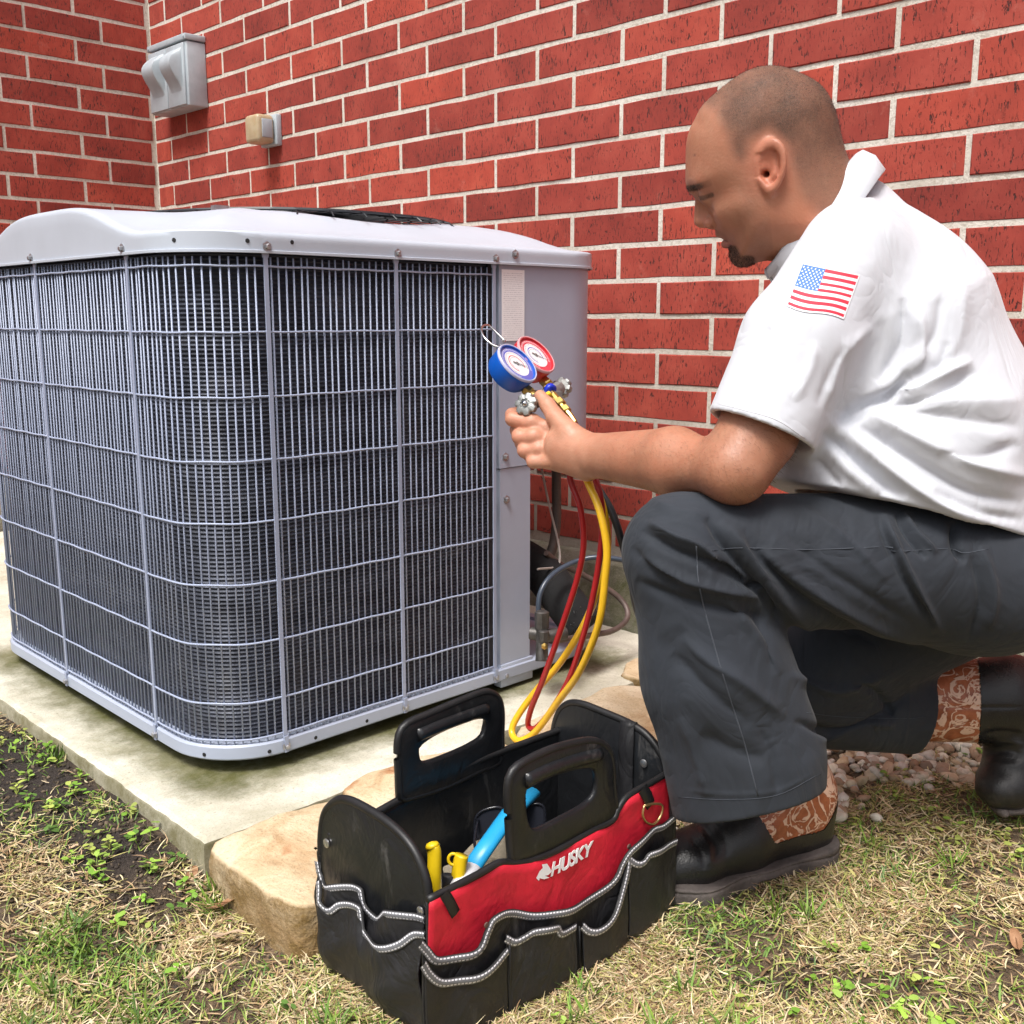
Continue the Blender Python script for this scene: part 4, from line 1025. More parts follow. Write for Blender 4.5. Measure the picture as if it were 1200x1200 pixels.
# flag patch on the sleeve, following the cloth
FLAGQ = [(940, 308), (1008, 322), (989, 375), (921, 358)]
M_FW, M_FR, M_FB = (simple(n, c, .7, .08, 200, .2, .0003, 1500) for n, c in (('patch_white', (.78, .78, .80, 1)), ('patch_red', (.60, .03, .06, 1)), ('patch_blue', (.06, .17, .45, 1))))
nu, nvv = 104, 78
mb = MB(); ok = True; G = []
for j in range(nvv + 1):
    b = j / nvv; row = []
    for i in range(nu + 1):
        a = i / nu; q = [(1 - a) * (1 - b) * FLAGQ[0][k] + a * (1 - b) * FLAGQ[1][k] + a * b * FLAGQ[2][k] + (1 - a) * b * FLAGQ[3][k] for k in (0, 1)]
        q[1] += 2.2 * math.sin(a * 6.0) * b
        h = cast(tree_s, q[0], q[1], .0012); row.append(h)
    G.append(row)
G = np.array(G)
for _ in range(2): G[1:-1, 1:-1] = (G[1:-1, 1:-1] * 2 + G[:-2, 1:-1] + G[2:, 1:-1] + G[1:-1, :-2] + G[1:-1, 2:]) / 6
def flagcol(a, b):
    if a < .018 or a > .982 or b < .025 or b > .965: return 0
    a = (a - .018) / .964; b = (b - .025) / .94
    if a < .415 and b < .538:
        u, v_ = a / .415 * 12, b / .538 * 10; iu, iv = round(u), round(v_)
        if (iu + iv) % 2 == 0 and 0 < iu < 12 and 0 < iv < 10 and (abs(u - iu) / .46) + (abs(v_ - iv) / .46) < 1.0: return 0
        return 2
    return 1 if int(b * 13) % 2 == 0 else 0
mb.grid(G); mb.mi = [flagcol((i + .5) / nu, (j + .5) / nvv) for j in range(nvv) for i in range(nu)]
fp = mb.build('flag_patch', [M_FW, M_FR, M_FB], shirt, smooth=True)
fp['label'] = 'flag patch with red and white stripes and blue starred corner on the sleeve'
seam('cuff_stitching', [(842, 473), (870, 480), (910, 492), (944, 514)], tree_s, .0004, M_FW, shirt)
seam('yoke_seam', [(1028, 206), (1000, 235), (975, 275)], tree_s, .0006, M_FW, shirt)
mb = MB()
G = [[P(902 + 2 * a, 318 + 26 * b, 1.352 + .012 * a) + np.array([0, 0, 0]) for a in (0, .5, 1)] for b in (0, .5, 1)]

# ---- trousers
M_PANTS = mat_cloth('charcoal_twill', (0.019, 0.024, 0.033), .85, 1800, .3, .25, .05, .75)
M_SEAM = simple('seam_thread', (0.055, 0.064, 0.08, 1), .8, .1, 100)
HIPL, KNL = P(1128, 668, 1.36), P(800, 646, 1.27)
HIPR, KNR = P(1140, 690, 1.53), P(912, 806, 1.50)
def pants_sdf(p):
    f = cone(p, HIPL, KNL, .101, .069, LAT, 1.0)
    f = smin(f, ball(p, P(1150, 672, 1.44), .100, LAT, 1.6), .05)
    f = smin(f, cone(p, P(1170, 640, 1.43), P(1100, 660, 1.42), .10, .10, LAT, 1.5), .03)
    sh = cone(p, P(801, 650, 1.27), P(833, 790, 1.29), .068, .080, LAT, .85)
    sh = smin(sh, cone(p, P(833, 790, 1.29), P(890, 990, 1.33), .080, .100, LAT, .72), .03)
    sh = smin(sh, cone(p, P(880, 760, 1.29), P(905, 880, 1.31), .040, .062, LAT, .9), .04)
    hem = plane(p, P(880, 941, 1.31), (P(880, 941, 1.31) - P(838, 760, 1.31))); sh = smax(sh, hem, .002)
    sh = smax(sh, -cone(p, P(866, 890, 1.31), P(900, 1030, 1.335), .078, .096, LAT, .66), .004)
    f = smin(f, sh, .022)
    g = cone(p, HIPR, KNR, .090, .074); s2 = cone(p, KNR + np.array([0, 0, -.02]), P(1120, 836, 1.56), .064, .064, LAT, .9)
    s2 = smax(s2, plane(p, P(1074, 835, 1.55), P(1076, 834, 1.55) - P(950, 815, 1.53)), .002)
    s2 = smax(s2, -cone(p, P(1056, 836, 1.55), P(1150, 836, 1.56), .054, .058, LAT, .9), .002)
    g = smin(g, s2, .02)
    return smin(f, g, .015)
print('trousers...')
pv, pq = surface_nets(pants_sdf, (.85, .35, -.08), (1.95, 1.30, .56), .0026, margin=1.9)
pv = relax(pv, pq, 2, .5)
PF = [
    ([(760, 612), (790, 628), (820, 640), (850, 668)], 8, 7), ([(752, 622), (790, 645), (830, 660), (880, 690)], 8, -7), ([(748, 650), (790, 675), (840, 690), (895, 700)], 10, 7),
    ([(745, 680), (790, 700), (840, 712), (900, 725)], 9, -5), ([(828, 606), (850, 640), (885, 685), (905, 720)], 8, -9), ([(838, 655), (870, 680), (900, 695), (912, 730)], 6, -9),
    ([(845, 610), (880, 650), (915, 700), (960, 745)], 11, 7), ([(870, 620), (905, 665), (960, 715), (1030, 755)], 10, -7), ([(885, 640), (950, 690), (1020, 730), (1080, 755)], 9, 7),
    ([(905, 610), (960, 660), (1020, 700), (1080, 740)], 10, -3), ([(1035, 600), (1050, 640), (1080, 700), (1105, 745)], 7, 6), ([(1028, 605), (1042, 640), (1065, 690), (1095, 735)], 6, -6),
    ([(1050, 600), (1062, 625), (1085, 655)], 5, -6), ([(1058, 600), (1072, 622), (1098, 648)], 5, 5), ([(1118, 610), (1120, 640), (1130, 660)], 7, -9), ([(1150, 640), (1165, 690), (1160, 740)], 8, 5), ([(1140, 650), (1150, 700), (1135, 755)], 8, -5),
    ([(800, 745), (830, 775), (870, 800), (920, 840)], 13, 6), ([(790, 765), (830, 810), (880, 850)], 13, -5), ([(880, 715), (895, 750), (910, 790)], 8, -4), ([(850, 700), (885, 745), (915, 790)], 9, 5),
    ([(820, 860), (860, 880), (900, 890)], 15, -4), ([(800, 840), (820, 900), (830, 935)], 12, 4), ([(890, 850), (905, 890), (912, 930)], 9, -3),
    ([(925, 790), (980, 810), (1040, 790)], 9, 6), ([(930, 845), (980, 858), (1030, 840), (1070, 810)], 7, -7), ([(960, 870), (1010, 850), (1050, 850)], 7, 5), ([(1000, 800), (1030, 815), (1050, 845)], 7, -6),
    ([(1066, 790), (1064, 840), (1056, 885)], 3, 1.5), ([(800, 925), (850, 931), (910, 927), (955, 905)], 3, 1.5),
    ([(760, 585), (800, 600), (830, 605)], 12, 3), ([(740, 640), (760, 665), (800, 690)], 8, -4), ([(930, 590), (990, 630), (1040, 680)], 9, 3),
]
pv = folds(pv, pq, [(a, b * .62, c * 1.35 if b > 3.5 else c) for a, b, c in PF]); pv = relax(pv, pq, 1, .4)
pants = link('trousers', np_mesh('trousers', pv, pq, M_PANTS), person)
tree_p = BVHTree.FromPolygons([tuple(a) for a in pv], [tuple(a) for a in pq])
seam('seam', [(834, 645), (870, 642), (950, 644), (1040, 641), (1048, 646), (1110, 643), (1130, 648), (1158, 643)], tree_p, .0006, M_SEAM, pants)
seam('seam', [(816, 640), (820, 690), (838, 760), (856, 820), (872, 870), (888, 932)], tree_p, .0010, M_SEAM, pants)
seam('seam', [(945, 835), (985, 840), (1060, 842), (1082, 840)], tree_p, .0006, M_SEAM, pants)
seam('hem_stitching', [(795, 934), (850, 937), (910, 932), (962, 906)], tree_p, .0005, M_SEAM, pants)

# ---- boots
t = NT('black_leather'); v = t.coord(); c = t.ramp(t.noise(v, 14, 6, .7), [(0.35, (0.010, 0.010, 0.011, 1)), (0.6, (0.022, 0.021, 0.021, 1)), (0.8, (0.06, 0.055, 0.05, 1))])
M_LEATH = t.set(c, t.ramp(t.noise(v, 10, 5), [(.3, .22), (.7, .42)]), t.bump(t.math('ADD', t.noise(v, 500, 2), t.math('MULTIPLY', t.noise(v, 26, 5, .6, .5), 1.3)), .35, .0016))
t = NT('tan_boot_shaft'); v = t.coord()
mar = t.noise(v, 26, 3, .5, 2.2); m2 = t.math('ABSOLUTE', t.math('SUBTRACT', mar, .5)); st_ = t.ramp(m2, [(0.0, 1.0), (0.028, 1.0), (0.05, 0.0)])
c = t.ramp(t.noise(v, 30, 6, .7), [(0.3, (0.20, 0.050, 0.020, 1)), (0.55, (0.42, 0.130, 0.058, 1)), (0.75, (0.56, 0.22, 0.12, 1))])
c = t.mix(st_, c, (0.74, 0.50, 0.38, 1))
M_TAN = t.set(c, .38, t.bump(t.math('ADD', st_, t.math('MULTIPLY', t.noise(v, 40, 5), .8)), .5, .0022))
t = NT('rubber_sole'); v = t.coord(); c = t.ramp(t.noise(v, 24, 6, .75), [(0.3, (0.05, 0.043, 0.040, 1)), (0.7, (0.15, 0.125, 0.115, 1))])
M_SOLE = t.set(c, .85, t.bump(t.noise(v, 120, 5, .7), .6, .002))
GZ = -.062
fd = np.array([-.91, .41, 0]); fd /= np.linalg.norm(fd); fs_ = np.array([-fd[1], fd[0], 0]); HE = np.array([1.250, .686, GZ])     # heel centre on the ground; toe = HE + fd*.25
Z = np.array([0, 0, 1.0])
def solesd(p, z0, z1, grow=0, waist=True):
    q = np.stack([(p - HE) @ fd, (p - HE) @ fs_, (p[:, 2] - GZ)], -1)
    flat = q.copy(); flat[:, 2] = 0
    f = cone(flat, (-.002, 0, 0), (.09, .004, 0), .040 + grow, .036 + grow); f = smin(f, cone(flat, (.10, .004, 0), (.19, .008, 0), .036 + grow, .050 + grow), .03); f = smin(f, cone(flat, (.19, .008, 0), (.235, .0, 0), .050 + grow, .042 + grow), .02)
    ztop = z1 + .006 * np.clip(1 - q[:, 0] / .06, 0, 1) + .004 * np.clip((q[:, 0] - .19) / .06, 0, 1)
    zb = z0 + .006 * np.clip((q[:, 0] - .20) / .06, 0, 1)
    return smax(f, smax(q[:, 2] - ztop, zb - q[:, 2], .002), .003)
def sole_sdf(p):
    f = solesd(p, 0, .024, .004)
    q = (p - HE) @ fd; arch = np.maximum(np.abs(q - .088) - .020, p[:, 2] - GZ - .010)      # gap between heel and fore part
    f = smax(f, -arch, .003)
    zz = p[:, 2] - GZ
    return smax(f, -(np.maximum(np.abs(zz - .0205) - .0012, -(solesd(p, 0, .03, .0015)))), .001)
def upper_sdf(p):
    Q = lambda a, b, c: HE + fd * a + fs_ * b + Z * c
    f = cone(p, Q(-.002, 0, .045), Q(.0, 0, .10), .037, .040, fs_, .86)
    f = smin(f, cone(p, Q(.03, .002, .05), Q(.11, .004, .052), .036, .040), .02)
    f = smin(f, cone(p, Q(.11, .004, .050), Q(.185, .008, .040), .038, .034, fs_, 1.22), .02)
    f = smin(f, cone(p, Q(.185, .008, .040), Q(.228, .004, .036), .034, .030, fs_, 1.28), .012)
    f = smin(f, cone(p, Q(.05, .002, .095), Q(.13, .004, .062), .040, .034), .025)
    f = smin(f, cone(p, Q(.010, 0, .09), Q(.022, 0, .135), .041, .044, fs_, .95), .02)
    return smax(f, (GZ + .020) - p[:, 2], .004)
print('boots...')
lo_, hi_ = (.90, .52, -.09), (1.36, .90, .16)
bt = link('boot', None, person); bt['label'] = 'black leather boot with tan tooled shaft flat on the grass'
v1, q1 = surface_nets(sole_sdf, lo_, (1.36, .90, -.01), .0021); link('sole', np_mesh('sole', relax(v1, q1, 1, .5), q1, M_SOLE), bt)
v1, q1 = surface_nets(upper_sdf, lo_, hi_, .0022, margin=1.6); v1 = relax(v1, q1, 1, .5)
BF = [([(822, 965), (838, 990), (836, 1010)], 4, -2), ([(830, 955), (850, 985), (850, 1005)], 4, -1.6), ([(806, 975), (822, 1000), (826, 1020)], 4, -1.5), ([(815, 968), (830, 992), (832, 1015)], 4, 1.6)]
v1 = folds(v1, q1, BF)
bx_, by_, _ = pixv(v1)
# tooled shaft above the scalloped top line of the black vamp
q = v1 - HE; along = q @ fd; zz = v1[:, 2] - GZ
topline = .078 + .030 * sst(.075, .12, along) + .030 * sst(.012, -.012, along) - .012 * np.exp(-((along - .045) / .02) ** 2)
fc = v1[q1].mean(1); al = (fc - HE) @ fd; zf = fc[:, 2] - GZ
tl = .058 + .06 * sst(.078, .120, al) + .030 * sst(.002, -.030, al)
isb = zf > tl
blk = np_mesh('vamp', v1, q1[~isb], M_LEATH); link('vamp', blk, bt)
tan = np_mesh('shaft', v1 - normals(v1, q1) * .0012, q1[isb], M_TAN); link('shaft', tan, bt)
# rear boot: shaft lying level out of the hem, foot hanging down with the toes on the ground
RA, RH, RB, RT_ = P(1050, 828, 1.555), P(1196, 800, 1.57), P(1200, 895, 1.56), P(1166, 915, 1.545)
def rb_sdf(p):
    f = cone(p, P(1188, 816, 1.565), P(1196, 880, 1.565), .062, .046, LAT, .8)
    f = smin(f, cone(p, P(1196, 880, 1.565), P(1178, 918, 1.55), .044, .036, LAT, 1.15), .02)
    f = smin(f, cone(p, P(1178, 918, 1.55), P(1166, 922, 1.545), .032, .026, LAT, 1.3), .015)
    return f
def rs_sdf(p):
    f = cone(p, P(1050, 826, 1.555), P(1172, 820, 1.562), .054, .066, LAT, .88); return f
def rsole_sdf(p):
    f = cone(p, P(1247, 800, 1.57), P(1240, 872, 1.565), .022, .020, LAT, 1.9)
    f = smin(f, cone(p, P(1240, 872, 1.565), P(1205, 938, 1.56), .018, .013, LAT, 2.8), .01)
    f = smin(f, cone(p, P(1205, 938, 1.56), P(1168, 944, 1.55), .0125, .010, LAT, 3.4), .01); return f
rb = link('boot', None, person); rb['label'] = 'black leather boot with tan tooled shaft bent on its toes behind'
lo_, hi_ = (1.35, .35, -.09), (2.0, .90, .22)
v1, q1 = surface_nets(lambda p: smin(rb_sdf(p), rs_sdf(p), .012), lo_, hi_, .0025, margin=1.7); v1 = relax(v1, q1, 2, .5)
v1 = folds(v1, q1, [([(1150, 862), (1175, 858), (1200, 862)], 4, -3), ([(1160, 872), (1180, 868), (1200, 874)], 4, 3), ([(1155, 885), (1180, 880), (1200, 886)], 4, -2.5), ([(1152, 893), (1180, 896), (1200, 897)], 5, 2.5), ([(1094, 826), (1125, 829), (1200, 829)], 1.6, -1.6)])
fx_, fy_, _ = pixv(v1[q1].mean(1)); isb = fx_ < 1146 + 4 * np.sin((fy_ - 770) / 35)
link('vamp', np_mesh('vamp', v1, q1[~isb], M_LEATH), rb)
link('shaft', np_mesh('shaft', v1 - normals(v1, q1) * .0012, q1[isb], M_TAN), rb)
v1, q1 = surface_nets(rsole_sdf, lo_, hi_, .0025, margin=3); link('sole', np_mesh('sole', relax(v1, q1, 1, .5), q1, M_SOLE), rb)
# ------------------------------------------------------------------ the open tool bag
def onp(px, py, ax, val):
    d = P(px, py, 1.0) - CAM; return CAM + d * ((val - CAM[ax]) / d[ax])
def mat_fabric(name, c, rough, weave=700, wst=.35, dust=.0, dcol=(.25, .24, .23, 1), spec=.5, wrinkle=.8):
    t = NT(name); v = t.coord(); col = t.ramp(t.noise(v, 12, 6, .7), [(0.3, tuple(a * .75 for a in c) + (1,)), (0.7, tuple(min(1, a * 1.3) for a in c) + (1,))])
    if dust: col = t.mix(t.ramp(t.noise(t.coord(scale=(1, 1, .45)), 22, 6, .75, .6), [(0.58, 0.0), (0.85, dust)]), col, dcol)
    wv = t.new('ShaderNodeTexWave'); wv.inputs['Scale'].default_value = weave; t.link(v, wv.inputs['Vector'])
    nr = t.bump(t.noise(v, weave, 2), wst, .0005); nr = t.bump(t.noise(v, 30, 4, .5, .5), .35, .004, nr)
    nr = t.bump(t.math('ABSOLUTE', t.math('SUBTRACT', t.noise(t.coord(scale=(1, 1, .8)), 16, 3, .55, 1.0), .5)), wrinkle, .012, nr)
    return t.set(col, rough, nr)
M_BLK = mat_fabric('black_nylon', (.013, .013, .015), .55, dust=.35)
M_VINYL = mat_fabric('black_vinyl', (.011, .012, .014), .34, 500, .12, dust=.5, wrinkle=.3)
M_RED = mat_fabric('red_nylon', (.58, .012, .032), .6, 900, .4, wrinkle=.25)
M_WHITE = simple('white_print', (.82, .82, .84, 1), .6, .04, 60)
M_PIPE = simple('black_binding', (.012, .012, .013, 1), .45, .3, 40, .3, .0005, 900)
def mat_band():
    t = NT('reflective_band'); v = t.coord('UV'); s = t.new('ShaderNodeSeparateXYZ'); t.link(v, s.inputs[0])
    dash = t.math('LESS_THAN', t.math('FRACT', t.math('MULTIPLY', s.outputs['X'], 230)), .68)
    l1 = t.math('LESS_THAN', t.math('ABSOLUTE', t.math('SUBTRACT', s.outputs['Y'], .24)), .085); l2 = t.math('LESS_THAN', t.math('ABSOLUTE', t.math('SUBTRACT', s.outputs['Y'], .80)), .085)
    m = t.math('MULTIPLY', dash, t.math('MAXIMUM', l1, l2))
    c = t.mix(m, (.15, .155, .17, 1), (.78, .78, .82, 1))
    edge = t.math('LESS_THAN', s.outputs['Y'], .08); c = t.mix(edge, c, (.02, .02, .02, 1))
    return t.set(c, .55, t.bump(m, .6, .0008))
M_BAND = mat_band()
def ribbon(name, pts, width, down, nrm, mat, parent, th=.0012):
    'flat band whose upper edge follows pts; down: direction of its width'
    pts = [np.array(p) for p in pts]; L = [0]
    for a, b in zip(pts, pts[1:]): L.append(L[-1] + np.linalg.norm(b - a))
    me = bpy.data.meshes.new(name); vs = []; fs = []; uv = []; nrm = np.array(nrm)
    rows = [(0, 0), (0, th), (width * .5, th * 1.6), (width, th), (width, 0)]
    for i, p in enumerate(pts):
        d = pts[min(i + 1, len(pts) - 1)] - pts[max(0, i - 1)]; d /= np.linalg.norm(d) + 1e-9; dn = np.cross(d, nrm); dn /= np.linalg.norm(dn)
        if dn @ np.array(down) < 0: dn = -dn
        for w_, h in rows: vs.append(tuple(p + dn * w_ + nrm * h)); uv.append((L[i], w_ / width))
    k = len(rows)
    fs = [(i * k + j, i * k + j + 1, (i + 1) * k + j + 1, (i + 1) * k + j) for i in range(len(pts) - 1) for j in range(k - 1)]
    me.from_pydata(vs, [], fs); ul = me.uv_layers.new(name='UVMap')
    for p in me.polygons:
        for li in p.loop_indices: ul.data[li].uv = uv[me.loops[li].vertex_index]
        p.use_smooth = True
    me.materials.append(mat); return link(name, me, parent)
bag = thing('tool_bag', (.83, .85, -.06), 'black and red open tool bag with two carry handles on the grass', 'tool bag')
YF, YB_, XL, XR = .752, .950, .637, 1.026
Mxz = lambda y: Matrix(((1, 0, 0, 0), (0, 0, 1, y), (0, 1, 0, 0), (0, 0, 0, 1)))       # local (x, y, z) -> world (x, +y offset, z)
Myz = lambda x: Matrix(((0, 0, 1, x), (1, 0, 0, 0), (0, 1, 0, 0), (0, 0, 0, 1)))
def pxz(pts, Y): return [(float(onp(a, b, 1, Y)[0]), float(onp(a, b, 1, Y)[2])) for a, b in pts]
def pyz(pts, X): return [(float(onp(a, b, 0, X)[1]), float(onp(a, b, 0, X)[2])) for a, b in pts]
BZ = -.058
# front wall: red upper panel
top_f = [(502, 1056), (530, 1042), (560, 1026), (585, 1012), (600, 1012), (620, 1009), (650, 997), (690, 975), (716, 962), (724, 948), (735, 934), (760, 920), (786, 905)]
topf = pxz(top_f, YF)
red = topf + [(topf[-1][0] + .002, .04), (topf[-1][0] + .002, -.02), (topf[0][0], -.02)]
def sagy(x, z): # cloth front bulges a little
    return YF - .012 * math.sin(math.pi * min(1, max(0, (x - XL) / (XR - XL)))) * (1 - min(1, max(0, (z + .06) / .2)))
def wall_grid(name, mat, toppts, zb, yfun, parent, nx=60, nz=14, zbf=None, th=.003):
    xs = np.linspace(toppts[0][0], toppts[-1][0], nx); tz = np.interp(xs, [p[0] for p in toppts], [p[1] for p in toppts])
    G = [[(x, yfun(x, z), z) for x, z in ((x, (zb if zbf is None else zbf(x)) + (t_ - (zb if zbf is None else zbf(x))) * k / nz) for x, t_ in zip(xs, tz))] for k in range(nz + 1)]
    mb = MB(); mb.grid(G); o = mb.build(name, mat, parent, smooth=True); m = o.modifiers.new('t', 'SOLIDIFY'); m.thickness = th; m.offset = 0; return o
fw = wall_grid('front_panel', M_RED, topf, BZ + .01, lambda x, z: sagy(x, z) - .001 + .0016 * math.sin(x * 60 + z * 40), bag)
wall_grid('front_lining', M_BLK, topf, BZ + .01, lambda x, z: sagy(x, z) + .0035, bag)
mb = MB(); mb.tube([(x, sagy(x, z) + .001, z + .001) for x, z in [(p[0], p[1]) for p in spline([(a, b, 0) for a, b in topf], 4)]], .0042, 8); mb.build('top_binding', M_PIPE, bag, smooth=True)
# back wall
topb = pxz([(418, 966), (440, 955), (470, 939), (520, 912), (570, 888), (620, 868), (652, 856), (662, 853)], YB_)
topb = [(XL, .096)] + [p for p in topb if p[0] > XL + .01 and p[0] < XR] + [(XR, topb[-1][1])]
wall_grid('back_panel', M_VINYL, topb, BZ + .01, lambda x, z: YB_ - .004 * math.sin(x * 14) , bag)
mb = MB(); mb.tube([(x, YB_ - .004 * math.sin(x * 14), z + .001) for x, z in topb], .0048, 8); mb.build('top_binding', M_PIPE, bag, smooth=True)
mb = MB(); mb.box((XL + .004, YF + .004, BZ - .001), (XR - .004, YB_ - .004, BZ + .004)); mb.build('floor', M_BLK, bag)
# end walls, rounded like a D
endo = [(374, 1010), (374, 980), (378, 955), (388, 942), (402, 938), (425, 948), (455, 968), (478, 992), (493, 1022), (500, 1055), (504, 1100)]
def endwall(X, outer, sgn, name='end_panel'):
    lo = [(YB_ + .006, BZ)] ; pts = [(YB_ + .004, BZ + .006)] + outer + [(YF - .004, BZ + .006)]
    mb = MB(); mb.prism(pts, Myz(X), .0075 * sgn); o = mb.build(name, M_VINYL, bag, bevel=.0022)
    sp = [(X + .0037 * sgn, p[0], p[1]) for p in spline([(a, b, 0) for a, b in pts], 6)]
    mb = MB(); mb.tube(sp, .0052, 8); mb.build('piping', M_PIPE, o, smooth=True); return o
eL = pyz(endo, XL); eL = [p for p in eL]
eLw = endwall(XL, [(p[0], p[1]) for p in spline([(a, b, 0) for a, b in eL], 3)], 1)
yo = [(p[0], p[1]) for p in spline([(.955, .03, 0), (.957, .10, 0), (.950, .135, 0), (.935, .156, 0), (.91, .166, 0), (.87, .1655, 0), (.82, .162, 0), (.79, .153, 0), (.768, .134, 0), (.756, .105, 0), (.749, .06, 0)], 3)]
eRw = endwall(XR, yo, -1)
# webbing strap and snap on the right end panel
stp = [(XR - .010, .823, .164), (XR - .0105, .823, .12), (XR - .0105, .822, .07), (XR - .0105, .82, .0)]
ribbon('webbing', [(XR + .0045, .833, .14), (XR + .002, .833, .160), (XR - .004, .833, .168), (XR - .0095, .833, .160), (XR - .010, .833, .12), (XR - .010, .833, .06), (XR - .010, .833, .0)], .024, (0, -1, 0), (-1, 0, .02), M_BLK, eRw, th=.0015)
M_SNAP = simple('nickel_snap', (.55, .55, .56, 1), .3, .1, 50, metal=.9)
def snap(p, n, parent):
    mb = MB(); mb.lathe([(.0055, 0), (.0055, .0012), (.004, .002), (.0022, .0018), (0, .0026)], p, n, 14); mb.build('snap', M_SNAP, parent, smooth=True, auto=40)
snap(onp(383, 988, 0, XL - .001), (-1, 0, 0), eLw); snap((XR - .0095, .792, .118), (-1, 0, 0), eRw); snap((XR - .004, YF - .006, .117), (-.3, -1, 0), fw)
snap(onp(493, 1068, 0, XL - .002), (-1, 0, 0), eLw)
# pockets: each layer stands a little prouder; the bands run along their tops
def pocket_front(name, toppx, zb, off, x0=None, bulges=(), parent=bag):
    tp = pxz(toppx, YF - off - .010); xs0, xs1 = tp[0][0], tp[-1][0]
    sp = [(p[0], p[1]) for p in spline([(a, b, 0) for a, b in tp], 5)]; sp.sort()
    def yf(x, z):
        b = 0
        for c0, w_, h in bulges:
            b += h * math.exp(-((x - c0) / w_) ** 2)
        zt = np.interp(x, [p[0] for p in sp], [p[1] for p in sp]); q = (z - zb) / max(.01, zt - zb)
        return sagy(x, z) - off - b * (0.25 + .75 * q) - .0012 * math.sin(x * 120 + z * 60) * (1 - q)
    o = wall_grid(name, M_BLK, sp, zb, yf, parent, nx=90, nz=14, th=.002)
    pts = [(x, yf(x, z) - .0012, z + .0015) for x, z in sp]
    ribbon('band', pts, .0092, (0, 0, -1), (0, -1, 0), M_BAND, o); return o, yf, sp
bigA = [(502, 1107), (510, 1116), (520, 1126), (540, 1120), (558, 1111), (566, 1092), (574, 1076), (588, 1068), (603, 1067), (625, 1070), (647, 1064), (668, 1058), (690, 1049), (706, 1038), (716, 1026), (722, 1010), (730, 995), (742, 984), (766, 971), (782, 968), (797, 958)]
pA, yfA, spA = pocket_front('pocket_layer', bigA, BZ + .002, .006, bulges=((.69, .04, .010), (.80, .04, .013), (.92, .05, .015), (.66, .02, .003)))
def pk(toppx, off, c, hb, wd=.03): return pocket_front('pocket', toppx, BZ + .003, off, bulges=((c, wd, hb),), parent=bag)
pk([(506, 1131), (514, 1144), (526, 1152), (545, 1148), (562, 1142), (580, 1128), (596, 1113)], .016, .675, .008)
pk([(598, 1098), (607, 1102), (616, 1096), (627, 1087), (650, 1082), (656, 1089), (664, 1088), (675, 1083)], .016, .765, .010)
pk([(683, 1081), (690, 1087), (700, 1084), (716, 1068), (728, 1044), (735, 1024), (738, 1008)], .018, .86, .008)
pk([(740, 1004), (748, 1010), (754, 1008), (761, 998), (780, 992), (799, 986)], .018, .955, .009)
mb = MB()
for a, b, c_ in ((597, 1100, 1182), (679, 1085, 1150), (739, 1006, 1108)):
    p0, p1 = onp(a, b, 1, YF - .022), onp(a + 1, c_, 1, YF - .022)
    mb.tube([p0, (p0 + p1) / 2, p1], .0018, 6)
mb.build('pocket_seam', M_PIPE, pA, smooth=True)
mb = MB()
for a, b in ((570, 1084), (737, 992)): mb.lathe([(.0035, 0), (.003, .001), (0, .0015)], onp(a, b, 1, YF - .019), (0, -1, 0), 10)
mb.build('rivet', simple('brown_rivet', (.10, .05, .04, 1), .5), pA)
# left end pockets
def pocket_left(name, toppx, off, bulges, parent=eLw):
    tp = pyz(toppx, XL - off - .006); sp = [(p[0], p[1]) for p in spline([(a, b, 0) for a, b in tp], 5)]; sp.sort()
    ys = np.linspace(sp[0][0], sp[-1][0], 60); tz = np.interp(ys, [p[0] for p in sp], [p[1] for p in sp]); zb = BZ + .004
    def xf(y, q):
        b = sum(h * math.exp(-((y - c) / w_) ** 2) for c, w_, h in bulges); ends = min(1, (y - sp[0][0]) / .02, (sp[-1][0] - y) / .012)
        return XL - off - b * (.35 + .65 * q) * max(0, ends) - .003 * math.sin(9 * q + y * 60) * math.sin(math.pi * q) - .008 * math.sin(math.pi * q)
    G = [[(xf(y, k / 14), y, zb + (t_ - zb) * k / 14) for y, t_ in zip(ys, tz)] for k in range(15)]
    mb = MB(); mb.grid(G); o = mb.build(name, M_BLK, parent, smooth=True); m = o.modifiers.new('t', 'SOLIDIFY'); m.thickness = .002; m.offset = 0
    ribbon('band', [(xf(y, 1) - .0012, y, z + .001) for y, z in zip(ys[::-1], tz[::-1])], .0088, (0, 0, -1), (-1, 0, 0), M_BAND, o); return o
pocket_left('pocket', [(370, 1012), (373, 1026), (382, 1036), (392, 1035), (402, 1036), (413, 1039), (421, 1046), (425, 1064), (440, 1074), (449, 1070), (457, 1064), (474, 1068), (493, 1076)], .003, ((.93, .022, .010), (.82, .03, .012)))
pocket_left('pocket', [(371, 1034), (378, 1052), (387, 1063), (394, 1058), (403, 1058), (413, 1061), (421, 1068), (424, 1090), (440, 1100), (455, 1104), (468, 1102), (480, 1093), (493, 1094)], .014, ((.93, .022, .010), (.82, .03, .014)))
mb = MB(); mb.box((0, 0, 0), (.001, .001, .001))
